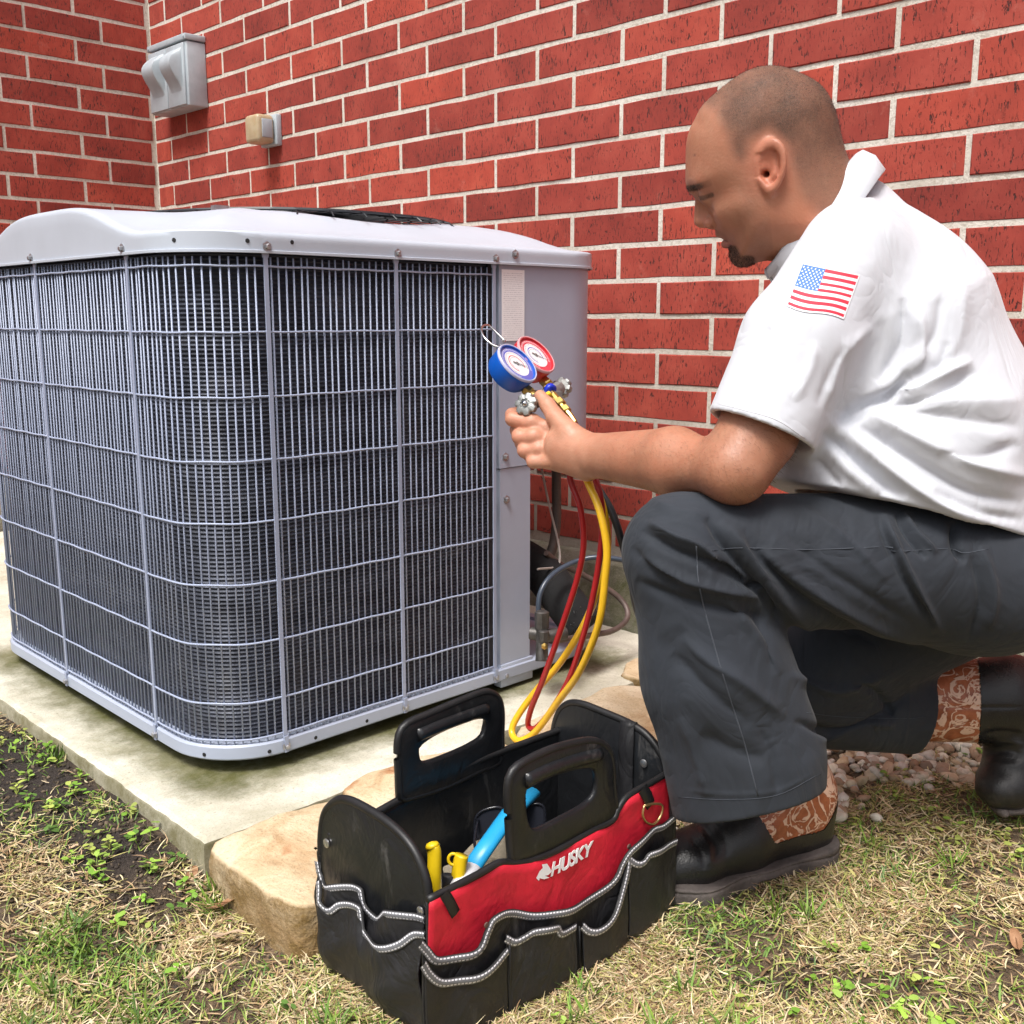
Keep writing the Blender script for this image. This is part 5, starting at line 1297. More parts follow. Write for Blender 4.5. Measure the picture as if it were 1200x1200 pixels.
# loop tab and D ring on the red panel
ribbon('tab', [onp(515, 1051, 1, YF - .005), onp(522, 1062, 1, YF - .008), onp(529, 1076, 1, YF - .006)], .012, (1, 0, .3), (0, -1, 0), M_PIPE, fw)
ribbon('tab', [onp(748, 929, 1, YF - .005), onp(754, 938, 1, YF - .008), onp(758, 949, 1, YF - .006)], .016, (1, 0, .3), (0, -1, 0), M_PIPE, fw)
c_ = [onp(a, b, 1, YF - .010) for a, b in [(755, 944), (753, 955), (757, 963), (765, 966), (772, 960), (776, 950), (775, 943), (765, 942), (755, 944)]]
mb = MB(); mb.tube(spline(c_, 4), .0016, 8); mb.build('ring', simple('brass_ring', (.60, .42, .20, 1), .3, .2, 40, metal=.9), fw, smooth=True)
# brand lettering on the red panel: arrow-like dog head mark and the word
tc = bpy.data.curves.new('lettering', 'FONT'); tc.body = 'HUSKY'; tc.size = .0225; tc.offset = .0007; tc.shear = .25; tc.extrude = .0003; tc.space_character = .93
to = bpy.data.objects.new('tmp', tc); COL.objects.link(to); dg = bpy.context.evaluated_depsgraph_get(); tme = bpy.data.meshes.new_from_object(to.evaluated_get(dg)); bpy.data.objects.remove(to)
p0, p1 = onp(647, 1028, 1, YF - .010), onp(697, 1000, 1, YF - .010)
ux = p1 - p0; wd_ = np.linalg.norm(ux); ux /= wd_; xs_ = [v.co.x for v in tme.vertices]; sc_ = wd_ / (max(xs_) - min(xs_))
for v_ in tme.vertices:
    q = p0 + ux * (v_.co.x - min(xs_)) * sc_ + np.array([0, 0, 1]) * v_.co.y * sc_ * .98; q[1] = sagy(q[0], q[2]) - .0032 - .0016 * abs(math.sin(q[0] * 60 + q[2] * 40)) - v_.co.z; v_.co = q
tme.materials.clear(); tme.materials.append(M_WHITE); link('lettering', tme, fw)
mb = MB(); dog = [(630, 1030), (634, 1022), (638, 1018), (637, 1014), (643, 1013), (646, 1018), (648, 1022), (644, 1026), (640, 1027), (645, 1029), (639, 1031), (634, 1030), (633, 1033)]
q = [onp(a, b, 1, YF - .010) for a, b in dog]; q = [(a[0], sagy(a[0], a[2]) - .0045, a[2]) for a in q]; mb.add(q, [tuple(range(len(q)))]); mb.build('emblem', M_WHITE, fw)
# handles
def handle(Y, outer, hole, grip, name='handle'):
    o2 = pxz(outer, Y); h2 = pxz(hole, Y)
    def even(pts, n, closed=True):
        r_ = resample(pts, .001, closed)[: -1]; idx = np.linspace(0, len(r_), n, endpoint=False).astype(int); return [r_[i] for i in idx]
    N = 72; O = even([(p[0], p[1]) for p in spline([(a, b, 0) for a, b in o2 + [o2[0]]], 5)], N); H = even([(p[0], p[1]) for p in spline([(a, b, 0) for a, b in h2 + [h2[0]]], 5)], N)
    ch = np.mean(H, 0); ang = lambda p: math.atan2(p[1] - ch[1], p[0] - ch[0])
    def rays(L):
        out = []
        P_ = L + [L[0]]
        for k in range(N):
            a = -math.pi + 2 * math.pi * k / N; d = np.array([math.cos(a), math.sin(a)]); best = None
            for u, v in zip(P_, P_[1:]):
                e = v - u; den = d[0] * e[1] - d[1] * e[0]
                if abs(den) < 1e-12: continue
                w_ = u - ch; t_ = (w_[0] * e[1] - w_[1] * e[0]) / den; s_ = (w_[0] * d[1] - w_[1] * d[0]) / den
                if t_ > 0 and -1e-6 <= s_ <= 1 + 1e-6: best = t_ if best is None else max(best, t_)
            out.append(ch + d * (best or .01))
        return out
    O, H = rays(O), rays(H); th = .0045; mb = MB(); rows = []
    def row(L, y, f=0): return [(p[0] + (q[0] - p[0]) * f, y, p[1] + (q[1] - p[1]) * f) for p, q in zip(L, H if L is O else O)]
    seq = [row(O, Y), row(O, Y - th * .7, .02), row(O, Y - th, .08), row(O, Y - th * .9, .45), row(H, Y - th, .10), row(H, Y - th * .7, .02), row(H, Y), row(H, Y + th * .7, .02), row(H, Y + th, .10), row(O, Y + th * .9, .45), row(O, Y + th, .08), row(O, Y + th * .7, .02), row(O, Y)]
    mb.grid(seq, closed=True); o = mb.build(name, M_VINYL, bag, smooth=True)
    g = [onp(a, b, 1, Y) for a, b in grip]; mb = MB(); mb.tube(spline(g, 6), .0105, 14, flat=.9); mb.build('grip', M_VINYL, o, smooth=True)
    mb = MB(); mb.tube([(*p, 0) and (p[0], Y, p[1]) for p in O], .0052, 6, caps=False); mb.build('piping', M_PIPE, o, smooth=True)
    return o
h1 = handle(YF + .002, [(600, 1016), (597, 975), (595, 925), (600, 904), (618, 891), (650, 877), (690, 868), (708, 874), (716, 890), (718, 925), (720, 958), (690, 974), (650, 995), (620, 1008)],
       [(614, 925), (615, 950), (619, 966), (628, 970), (655, 957), (682, 942), (694, 928), (696, 905), (685, 900), (650, 908)], [(613, 914), (640, 901), (672, 890), (700, 883)])
h2 = handle(YB_ + .002, [(468, 938), (467, 905), (466, 870), (474, 850), (500, 838), (540, 821), (568, 811), (581, 815), (587, 830), (587, 860), (585, 892), (560, 903), (520, 922)],
       [(490, 874), (490, 884), (495, 892), (515, 886), (545, 873), (562, 863), (566, 852), (566, 842), (545, 846), (510, 861)], [(487, 861), (515, 849), (545, 838), (568, 830)])
h2['label'] = 'rear carry handle with an open hand hole'
# ---- tools sticking out of the bag
M_YEL = simple('yellow_grip', (.72, .50, .01, 1), .4, .06, 30, .1, .0004)
M_BLUE = simple('light_blue_grip', (.02, .32, .62, 1), .35, .08, 30)
M_WHT = simple('white_plastic', (.78, .80, .85, 1), .35, .04, 30)
pl = thing('pliers', onp(512, 1100, 1, .83), 'pliers with thick yellow grip standing in the left end of the tool bag', 'pliers')
mb = MB(); mb.tube(spline([P(507, 992, 1.185), P(509, 1000, 1.185), P(509, 1025, 1.185), P(510, 1050, 1.19), P(513, 1085, 1.20), P(518, 1120, 1.21)], 6), [.0046, .0060] + [.0068] * 40 if False else .0092, 12, flat=.8)
mb.lathe([(0.0090, 0), (.0065, .004), (0, .006)], P(507, 992, 1.185), -(P(509, 1000, 1.185) - P(507, 992, 1.185)), 12); mb.build('grip', M_YEL, pl, smooth=True)
mb = MB(); mb.tube(spline([P(533, 1090, 1.24), P(527, 1060, 1.225), P(524, 1040, 1.22), P(526, 1025, 1.22)], 5), .0075, 10); mb.build('grip', simple('dark_grip', (.03, .03, .035, 1), .5), pl, smooth=True)
hx_ = thing('tape_holder', onp(538, 1100, 1, .85), 'small yellow tool with a round eyelet beside the yellow pliers', 'tool')
mb = MB(); mb.tube(spline([P(541, 1002, 1.22), P(539, 1012, 1.22), P(536, 1035, 1.22), P(533, 1070, 1.225)], 5), .0092, 10, flat=.8); mb.build('handle', M_YEL, hx_, smooth=True)
mb = MB(); mb.tube([P(531, 1007, 1.22) + RT * .0055 * math.cos(a) + UP * .0065 * math.sin(a) for a in np.linspace(0, 2 * math.pi, 17)], .0019, 6, caps=False); mb.build('eyelet', M_YEL, hx_, smooth=True)
wr = thing('blue_handled_tool', onp(560, 1060, 1, .85), 'long tool with a light blue and white grip leaning across the tool bag', 'hand tool')
A_, B_, C_, D_ = P(534, 1046, 1.20), P(553, 1016, 1.235), P(596, 955, 1.31), P(624, 928, 1.36)
mb = MB(); mb.tube([B_, (B_ + C_) / 2, C_, D_], .0118, 12, flat=.6); mb.build('grip', M_BLUE, wr, smooth=True)
mb = MB(); mb.tube([A_ + (A_ - B_) * .6, A_, B_], .0120, 12, flat=.6); mb.build('grip_end', M_WHT, wr, smooth=True)
gl = thing('safety_glasses', onp(590, 1000, 1, .92), 'dark framed safety glasses lying inside the tool bag behind the handle', 'glasses')
M_GLF = simple('glossy_black_plastic', (.012, .013, .018, 1), .12, .2, 30)
t = NT('smoke_lens'); M_LENS = t.set((.02, .022, .03, 1), .06, None)
def rim(c, w_, h, D, rot=0):
    pts = []
    for a in np.linspace(0, 2 * math.pi, 25):
        ca, sa = math.cos(a), math.sin(a); x_ = w_ * math.copysign(abs(ca) ** .7, ca); y_ = h * math.copysign(abs(sa) ** .7, sa); pts.append(P(c[0] + x_, c[1] + y_ - .25 * x_, D))
    return pts
for c0, w_, h in (((574, 966), 18, 19), ((622, 962), 17, 19)):
    pts = rim(c0, w_, h, 1.345); mb = MB(); mb.tube(pts, .0018, 6, caps=False); rr = mb.build('frame', M_GLF, gl, smooth=True)
    mb = MB(); mb.add([tuple(p + FW * .001) for p in pts[:-1]], [tuple(range(24))]); mb.build('lens', M_LENS, gl)
mb = MB(); mb.tube(spline([P(590, 946, 1.345), P(598, 943, 1.345), P(606, 945, 1.345)], 4), .0022, 6); mb.build('bridge', M_GLF, gl, smooth=True)
mb = MB(); mb.tube(spline([P(560, 960, 1.345), P(556, 985, 1.31), P(560, 1005, 1.28)], 4), .002, 6); mb.build('arm', M_GLF, gl, smooth=True)
wr2 = thing('pipe_cutter', onp(640, 980, 1, .86), 'dark steel hand tool lying at the bottom of the tool bag', 'hand tool')
mb = MB(); mb.tube([P(560, 1040, 1.32), P(610, 1010, 1.36), P(660, 985, 1.42)], [.012, .014, .010], 10); mb.build('handle', simple('blackened_steel', (.06, .06, .065, 1), .4, .3, 40, metal=.6), wr2, smooth=True)
mb = MB(); mb.lathe([(0.0, -.012), (.02, -.012), (.024, 0), (.02, .012), (0, .012)], P(668, 980, 1.43), (0, .3, 1), 18); mb.build('head', simple('cutter_head', (.10, .10, .11, 1), .35, .3, 40, metal=.6), wr2, smooth=True)
cl_ = thing('rag', onp(655, 960, 1, .88), 'crumpled grey brown rag inside the tool bag seen through the front handle', 'rag')
t = NT('rag_cloth'); v = t.coord(); M_RAG = t.set(t.ramp(t.noise(v, 30, 5), [(.3, (.16, .13, .09, 1)), (.7, (.34, .30, .23, 1))]), .9, t.bump(t.noise(v, 60, 5), .8, .004))
G = [[(.79 + .15 * i / 16, .86 + .07 * j / 10, .005 + .030 * math.sin(i * .9 + j * .5) * math.cos(j * .8) * .5 + .035 * math.exp(-((i - 8) / 4) ** 2 - ((j - 6) / 4) ** 2)) for i in range(17)] for j in range(11)]
mb = MB(); mb.grid(G); o = mb.build('rag', M_RAG, cl_, smooth=True); m = o.modifiers.new('t', 'SOLIDIFY'); m.thickness = .002; m = o.modifiers.new('s', 'SUBSURF'); m.render_levels = 2; m.levels = 2
# ------------------------------------------------------------------ manifold gauge set with its hoses
M_BRASS = simple('brass', (.62, .42, .13, 1), .28, .2, 60, .1, .0004, 500, metal=.95)
M_CAST = simple('cast_aluminium', (.36, .37, .36, 1), .5, .25, 60, .5, .0008, 350, metal=.75)
M_CHROME = simple('chrome_wire', (.65, .66, .68, 1), .15, .05, 60, metal=1)
M_GBLUE = simple('blue_rubber_boot', (.0, .085, .46, 1), .38, .08, 30)
M_GRED = simple('red_rubber_boot', (.52, .012, .02, 1), .38, .08, 30)
man = thing('gauge_manifold', P(640, 470, 1.52), 'refrigeration gauge set with blue and red dials held in the man\'s hand', 'gauge set')
def dialmat(name, rc, gc):
    t = NT(name); v = t.coord('UV'); s = t.new('ShaderNodeSeparateXYZ'); t.link(v, s.inputs[0])
    x = t.math('SUBTRACT', s.outputs['X'], .5); y = t.math('SUBTRACT', s.outputs['Y'], .5)
    r = t.math('MULTIPLY', t.math('SQRT', t.math('ADD', t.math('MULTIPLY', x, x), t.math('MULTIPLY', y, y))), 2)
    a = t.math('ARCTAN2', x, y)
    ring = lambda lo, hi: t.math('MULTIPLY', t.math('GREATER_THAN', r, lo), t.math('LESS_THAN', r, hi))
    gap = t.math('LESS_THAN', t.math('ABSOLUTE', a), 2.45)
    c = t.mix(ring(.72, 1.0), (.80, .80, .82, 1), rc)
    tick = t.math('LESS_THAN', t.math('FRACT', t.math('MULTIPLY', a, 9.55)), .22)
    c = t.mix(t.math('MULTIPLY', t.math('MULTIPLY', ring(.60, .70), tick), gap), c, (.03, .03, .04, 1))
    tick2 = t.math('LESS_THAN', t.math('FRACT', t.math('MULTIPLY', a, 19.1)), .3)
    c = t.mix(t.math('MULTIPLY', t.math('MULTIPLY', ring(.80, .90), tick2), gap), c, (.86, .86, .88, 1))
    c = t.mix(t.math('MULTIPLY', ring(.45, .50), gap), c, gc)
    dash = t.math('LESS_THAN', t.math('FRACT', t.math('MULTIPLY', a, 5)), .4)
    c = t.mix(t.math('MULTIPLY', t.math('MULTIPLY', ring(.36, .40), dash), gap), c, (.05, .05, .06, 1))
    return t.set(c, .25, None, Coat_Weight=.6)
def gauge(px, py, D, bootm, ringc, gc, lab, needle, R=.0345):
    e1 = RT * .73 + UP * .68; n = -FW * .56 + e1 * .828; n /= np.linalg.norm(n); c = P(px, py, D)
    u = (P(px, py + 10, D) - c) * -1 + RT * -.0; u = UP * .73 - RT * .68; u = u - n * (u @ n); u /= np.linalg.norm(u); w_ = np.cross(u, n)
    mb = MB(); mb.lathe([(0, -.030), (.022, -.030), (.030, -.028), (.0335, -.022), (.0345, -.004), (.0350, .0025), (.0340, .0045), (.0315, .0045), (.0305, .0012), (0, .0010)], c, n, 40); g = mb.build('gauge', bootm, man, smooth=True, auto=40); g['label'] = lab
    me = bpy.data.meshes.new('dial'); N = 40; vs = [tuple(c + n * .0016)]; uv = [(.5, .5)]
    for k in range(N):
        a = 2 * math.pi * k / N; vs.append(tuple(c + n * .0016 + .031 * (math.sin(a) * w_ + math.cos(a) * u))); uv.append((.5 + .5 * math.sin(a), .5 + .5 * math.cos(a)))
    me.from_pydata(vs, [], [(0, 1 + (k + 1) % N, 1 + k) for k in range(N)]); ul = me.uv_layers.new(name='UVMap')
    for p in me.polygons:
        for li in p.loop_indices: ul.data[li].uv = uv[me.loops[li].vertex_index]
    me.materials.append(dialmat(lab.split()[0] + '_dial_print', ringc, gc)); link('dial', me, g)
    d = math.sin(needle) * w_ + math.cos(needle) * u; s_ = np.cross(d, n)
    mb = MB(); q = c + n * .0026; mb.add([q - d * .008 - s_ * .0012, q + d * .021, q - d * .008 + s_ * .0012, q - d * .008 - s_ * .0012 + n * .0005, q + d * .021 + n * .0005, q - d * .008 + s_ * .0012 + n * .0005], [(0, 1, 2), (5, 4, 3), (0, 3, 4, 1), (1, 4, 5, 2), (2, 5, 3, 0)])
    mb.lathe([(.0028, 0), (.0028, .0015), (0, .002)], c + n * .0016, n, 12); mb.build('needle', M_CAST, g)
    mb = MB(); mb.lathe([(.0315, .002), (.0325, .0048), (.0342, .0052), (.0352, .003), (.0352, .001)], c, n, 40, caps=False); mb.build('bezel', M_CHROME if False else simple(lab.split()[0] + '_bezel', (.45, .45, .62, 1) if 'blue' in lab else (.62, .30, .32, 1), .2), g, smooth=True)
    return c, n, u
gb = gauge(605, 427, 1.530, M_GBLUE, (.12, .14, .50, 1), (.70, .06, .06, 1), 'blue rubber gauge with white dial, nearer of the two', 2.3)
gr = gauge(627, 417, 1.585, M_GRED, (.62, .06, .09, 1), (.10, .10, .45, 1), 'red rubber gauge with white dial, farther of the two', 2.4)
def hexnut(mb, a, b, r): mb.lathe([(r * .85, 0), (r, np.linalg.norm(b - a) * .12), (r, np.linalg.norm(b - a) * .88), (r * .85, np.linalg.norm(b - a))], a, b - a, 6)
# stems from the gauges down to the body
body_a, body_b = P(626, 471, 1.515), P(655, 455, 1.585)
mb = MB()
for (c, n, u), q in ((gb, .18), (gr, .82)):
    e = body_a + (body_b - body_a) * q; s0 = c - n * .018 - u * .030
    mb.tube([s0 + u * .004, s0, e], .0058, 10); hexnut(mb, s0 - (s0 - e) * .15, s0 - (s0 - e) * .55, .0088)
mb.build('gauge_stem', M_BRASS, man, smooth=True, auto=30)
mb = MB(); mb.tube([body_a, (body_a + body_b) / 2, body_b], .0105, 12); mb.box((-.012, -.02, -.010), (.012, .02, .010), Matrix.Translation((body_a + body_b) / 2 - UP * .004)); mb.build('manifold_body', M_CAST, man, smooth=True, auto=30)
def knob(c, axis, lab):
    ax = np.array(axis) / np.linalg.norm(axis); h = np.cross(ax, [0, 0, 1.0]); h /= np.linalg.norm(h); k2 = np.cross(ax, h); N = 98; rows = []
    for f, z in ((.80, -.006), (.97, -.0045), (1, 0), (.97, .0045), (.80, .006), (.45, .0065), (.43, .004), (.0, .004)):
        rows.append([c + ax * z + (f * (.0160 + .0014 * math.cos(7 * a) - .0006 * math.cos(14 * a))) * (math.cos(a) * h + math.sin(a) * k2) for a in np.linspace(0, 2 * math.pi, N, endpoint=False)])
    mb = MB(); mb.grid(rows, closed=True); mb.add(rows[0], [tuple(range(N - 1, -1, -1))]); o = mb.build('valve_knob', M_CAST, man, smooth=True, auto=50); o['label'] = lab
    mb = MB(); mb.lathe([(.0045, .003), (.0045, .0075), (.003, .0095), (0, .0105)], c, ax, 12); mb.build('hub', M_CHROME, o, smooth=True); return o
axn = body_a - body_b; axn /= np.linalg.norm(axn)
knob(P(617, 474, 1.500), -FW * .86 - RT * .40 + UP * .15, 'near valve knob of dull cast metal between thumb and finger')
knob(P(658, 455, 1.600), FW * .75 + RT * .45 - UP * .3, 'far valve knob of dull cast metal behind the brass fittings')
mb = MB(); q = [P(640, 455, 1.545), P(647, 462, 1.535), P(653, 470, 1.525), P(660, 478, 1.515), P(668, 487, 1.505), P(674, 495, 1.50)]
mb.tube(q, [.0062, .0062, .0068, .0055, .005, .004], 10); hexnut(mb, q[2], q[3] - (q[3] - q[2]) * .3, .0092); hexnut(mb, q[3], q[3] + (q[4] - q[3]) * .6, .0082)
mb.tube([P(650, 470, 1.55), P(660, 485, 1.54), P(668, 500, 1.53)], .006, 10); mb.build('hose_fitting', M_BRASS, man, smooth=True, auto=30)
mb = MB(); a_, b_ = P(643, 455, 1.538), P(651, 462, 1.525); mb.lathe([(.006, 0), (.0092, .001), (.0092, .0075), (.006, .0085)], a_, b_ - a_, 16); mb.build('sight_ring', simple('blue_sight_ring', (.01, .03, .42, 1), .3), man, smooth=True)
mb = MB(); a_, b_ = P(641, 463, 1.532), P(649, 471, 1.52); mb.lathe([(.0055, 0), (.0078, .001), (.0078, .006), (.006, .007)], a_, b_ - a_, 6); mb.build('yellow_collar', simple('yellow_collar', (.72, .48, .02, 1), .3), man)
mb = MB(); mb.tube(spline([P(592, 400, 1.585), P(583, 391, 1.59), P(577, 385, 1.592), P(572, 381, 1.59), P(566, 382, 1.575), P(564, 388, 1.56), P(568, 396, 1.55), P(577, 404, 1.545), P(590, 411, 1.545), P(612, 440, 1.56)], 6), .0018, 8); mb.build('hanging_hook', M_CHROME, man, smooth=True)
def hosemat(name, c): return simple(name, c, .3, .12, 14, .12, .0004, 900, Coat_Weight=.25)
M_HY, M_HR, M_HK = hosemat('yellow_hose', (.80, .47, .02, 1)), hosemat('red_hose', (.36, .014, .018, 1)), hosemat('black_hose', (.016, .018, .022, 1))
def hose(name, pts, r, mat, parent=man, lab=None, n=8):
    mb = MB(); mb.tube(spline([P(*p) for p in pts], n), r, 12); o = mb.build(name, mat, parent, smooth=True)
    if lab: o['label'] = lab
    return o
hose('hose', [(670, 489, 1.505), (676, 505, 1.51), (672, 530, 1.53), (668, 560, 1.54), (680, 595, 1.54), (684, 637, 1.55), (676, 680, 1.57), (654, 747, 1.60), (636, 797, 1.635), (622, 832, 1.67), (619, 850, 1.69), (628, 853, 1.675), (646, 832, 1.64), (668, 793, 1.60), (687, 733, 1.56), (700, 672, 1.53), (706, 615, 1.51), (702, 575, 1.50), (690, 545, 1.51), (676, 515, 1.53)], .0047, M_HR, lab='dark red hose looping down to the pad')
hose('hose', [(668, 497, 1.53), (676, 525, 1.52), (687, 560, 1.48), (702, 596, 1.46), (711, 640, 1.46), (709, 680, 1.47), (701, 733, 1.49), (679, 787, 1.54), (654, 822, 1.60), (628, 857, 1.655), (609, 868, 1.68), (600, 859, 1.70), (605, 842, 1.70), (627, 811, 1.68), (653, 781, 1.65), (674, 750, 1.62), (692, 715, 1.59), (706, 670, 1.56), (712, 640, 1.54), (708, 600, 1.53), (695, 560, 1.52)], .0055, M_HY, lab='yellow hose looping down beside the tool bag')
hose('hose', [(664, 500, 1.56), (680, 535, 1.55), (697, 566, 1.54), (716, 598, 1.53), (728, 632, 1.53), (738, 670, 1.54), (752, 730, 1.58), (790, 790, 1.65)], .0058, M_HK, lab='black hose hanging behind the raised knee')
# ------------------------------------------------------------------ refrigerant lines and cables behind the condenser
def single(name, mb, mat, label, cat, smooth=True):
    o = mb.build(name, mat, None, smooth=smooth, auto=45); return tag(o, label, cat)
M_INSUL = simple('black_foam_insulation', (.006, .006, .007, 1), .9, .4, 20, .5, .003, 60)
ins = thing('insulated_pipe', P(670, 700, 2.1), 'thick black insulated pipe slanting down beside the condenser corner', 'pipe')
mb = MB(); mb.tube(spline([P(585, 640, 2.12), P(632, 668, 2.08), P(662, 706, 2.04), P(684, 735, 2.02)], 6), .040, 18); mb.build('insulation', M_INSUL, ins, smooth=True, auto=50)
M_FOIL = simple('torn_foil_tape', (.30, .31, .31, 1), .35, .4, 40, .9, .004, 90, metal=.6)
rr = random.Random(4); mb = MB()
for k in range(16):
    a = P(676 + rr.uniform(-8, 8), 722 + rr.uniform(-8, 12), 2.0 - rr.uniform(0, .02)); d = np.array([rr.uniform(-1, 1) for _ in range(3)]); e = np.array([rr.uniform(-1, 1) for _ in range(3)]); mb.add([a, a + d * .011, a + d * .011 + e * .004, a + e * .004], [(0, 1, 2, 3)])
mb.build('foil_wrap', M_FOIL, ins)
mb = MB(); mb.tube(spline([P(652, 540, 2.12), P(652, 575, 2.12), P(652, 610, 2.12), P(648, 640, 2.10), P(638, 660, 2.08), P(620, 672, 2.06)], 6), .0098, 12); single('cable_conduit', mb, simple('grey_brown_conduit', (.085, .07, .06, 1), .6, .3, 40, .4, .001, 300), 'grey brown conduit hanging in front of the brick beside the condenser', 'conduit')
mb = MB(); mb.tube(spline([P(634, 545, 2.08), P(640, 575, 2.08), P(646, 602, 2.08), (P(653, 630, 2.08)), P(656, 652, 2.07), P(652, 664, 2.05), P(630, 667, 2.0)], 6), .0022, 6); single('thin_cable', mb, simple('pale_cable', (.40, .36, .33, 1), .5), 'thin pale cable hanging beside the grey brown conduit', 'cable')
mb = MB(); mb.tube(spline([P(631, 722, 1.95), P(632, 700, 1.95), P(640, 682, 1.96), (P(655, 668, 1.98)), P(678, 657, 2.0), P(700, 653, 2.0), P(728, 656, 2.0), P(760, 664, 2.0)], 6), .0052, 10); single('refrigerant_hose', mb, simple('slate_blue_hose', (.045, .06, .085, 1), .3), 'slate blue hose arching from the service valve towards the raised knee', 'hose')
mb = MB(); mb.tube(spline([P(640, 648, 2.05), P(655, 660, 2.08), P(680, 672, 2.12), P(705, 686, 2.14), P(725, 700, 2.15), P(735, 715, 2.14), P(733, 728, 2.12), P(718, 739, 2.08), P(695, 744, 2.02), P(670, 748, 1.97), P(645, 751, 1.93)], 6), .0058, 10); single('bare_copper_line', mb, simple('tarnished_copper', (.13, .095, .085, 1), .55, .3, 40, metal=.3), 'thin brown copper line curling beside the concrete foundation', 'copper line')
sv_ = thing('service_valve', P(636, 760, 1.90), 'tarnished brass service valve at the lower corner of the condenser', 'valve')
M_TARN = simple('tarnished_valve', (.10, .095, .09, 1), .5, .35, 60, .4, .001, 200, metal=.6)
mb = MB(); mb.lathe([(.013, 0), (.013, .030), (.010, .032), (0, .032)], P(635, 736, 1.91), (0, 0, 1), 8); mb.build('cap', M_TARN, sv_, auto=30)
mb = MB(); mb.lathe([(.010, 0), (.010, .018), (.007, .020), (0, .020)], P(637, 751, 1.90), (0, 0, 1), 8); mb.lathe([(.0085, -.03), (.0085, .005)], P(637, 751, 1.90), (0, 0, 1), 10); mb.build('cap', M_TARN, sv_, auto=30)
mb = MB(); mb.tube([P(622, 742, 1.92), P(640, 745, 1.91), P(662, 742, 1.93)], .012, 12); mb.tube([P(634, 775, 1.90), P(635, 735, 1.91)], .0105, 12); mb.build('valve_body', M_TARN, sv_, smooth=True, auto=40)
mb = MB(); mb.lathe([(.006, 0), (.006, .006), (0, .008)], P(638, 757, 1.888), -FW, 6); mb.build('brass_screw', M_BRASS, sv_, auto=30)
mb = MB(); mb.lathe([(.006, -.01), (.006, .017), (.0045, .0185), (0, .0185)], (*onp(753, 776, 2, 0)[:2], 0), (0, 0, 1), 14); single('anchor_bolt', mb, simple('dull_grey_bolt', (.10, .10, .11, 1), .6), 'short dark bolt standing up from the concrete pad near the knee', 'bolt')
# ------------------------------------------------------------------ grass, straw, weeds, pebbles, leaves
def noise2(x, y, s, seed=0):
    r = np.random.default_rng(seed); g = r.random((64, 64)); X = (x * s) % 63; Y = (y * s) % 63; i = np.floor(X).astype(int) % 63; j = np.floor(Y).astype(int) % 63; a = X - np.floor(X); b = Y - np.floor(Y)
    a = a * a * (3 - 2 * a); b = b * b * (3 - 2 * b)
    return g[i, j] * (1 - a) * (1 - b) + g[i + 1, j] * a * (1 - b) + g[i, j + 1] * (1 - a) * b + g[i + 1, j + 1] * a * b
def lawn_pts(n, dens):
    out = []
    tot = 0
    while tot < n:
        px = RNG.uniform(-330, 1560, n * 2); py = RNG.uniform(790, 1400, n * 2)
        d = FW[None] + RT[None] * ((px - 600) / FOC)[:, None] + UP[None] * ((600 - py) / FOC)[:, None]
        t_ = (-.06 - CH) / d[:, 2]; p = CAM + d * t_[:, None]; x, y = p[:, 0], p[:, 1]
        ok = ~((x > .605) & (y > 1.20)) & ~((x > .61) & (x < 1.76) & (y > .985)) & ~((x > XL + .004) & (x < XR - .004) & (y > YF) & (y < YB_)) & (x < 1.80) & (y < 3.4) & (y > -.3)
        keep = ok & (RNG.random(len(x)) < dens(x, y)); out.append(np.stack([x[keep], y[keep]], -1)); tot += keep.sum()
    return np.concatenate(out)[:n]
gz = np.vectorize(ground_z)
def blades(name, n, dens, L, W, lean, cols, mat, kind='stuff', clump=0, curl=.4):
    p = lawn_pts(n, dens)
    if clump:
        c = p[: max(1, n // clump)]; p = c[RNG.integers(0, len(c), n)] + RNG.normal(0, .007, (n, 2))
    n = len(p); z = gz(p[:, 0], p[:, 1]); az = RNG.uniform(0, 2 * np.pi, n); el = RNG.uniform(*lean, n); ln = RNG.uniform(*L, n); wd = RNG.uniform(*W, n)
    d = np.stack([np.cos(az) * np.cos(el), np.sin(az) * np.cos(el), np.sin(el)], -1); s = np.stack([-np.sin(az), np.cos(az), RNG.normal(0, .35, n)], -1); s /= np.linalg.norm(s, axis=1)[:, None]
    b = np.stack([p[:, 0], p[:, 1], z - .001 + RNG.uniform(0, .007, n) * (lean[1] < .7)], -1)
    bend = RNG.normal(0, curl, (n, 1)) * s; dn = np.array([0, 0, -1.0]) * RNG.uniform(.1, .6, (n, 1))
    V = []
    for t_, w_ in ((0, .7), (.35, 1.0), (.7, .8), (1.0, .12)):
        c = b + (d * t_ + (bend + dn * (el > .35)[:, None]) * t_ * t_ * .5) * ln[:, None]; V += [c - s * (wd * w_ / 2)[:, None], c + s * (wd * w_ / 2)[:, None]]
    V = np.stack(V, 1).reshape(-1, 3); k = np.arange(n)[:, None] * 8; q = np.concatenate([k + np.array([[a, a + 1, a + 3, a + 2]]) for a in (0, 2, 4)])
    me = np_mesh(name, V, q, mat, False); cc = np.array(cols)[RNG.integers(0, len(cols), n)] * RNG.uniform(.7, 1.25, (n, 1)); vcol(me, 'tint', np.repeat(np.clip(cc, 0, 1), 8, 0))
    return tag(link(name, me), kind=kind)
t = NT('blade'); va = t.new('ShaderNodeVertexColor'); va.layer_name = 'tint'; M_BLADE = t.set(va.outputs['Color'], .6, None, Subsurface_Weight=0.0)
fn = lambda x, y: noise2(x + 3, y + 1, 9, 1)
mulch = lambda x, y: np.exp(-((x - .545) / .06) ** 2) * (y > 1.15)
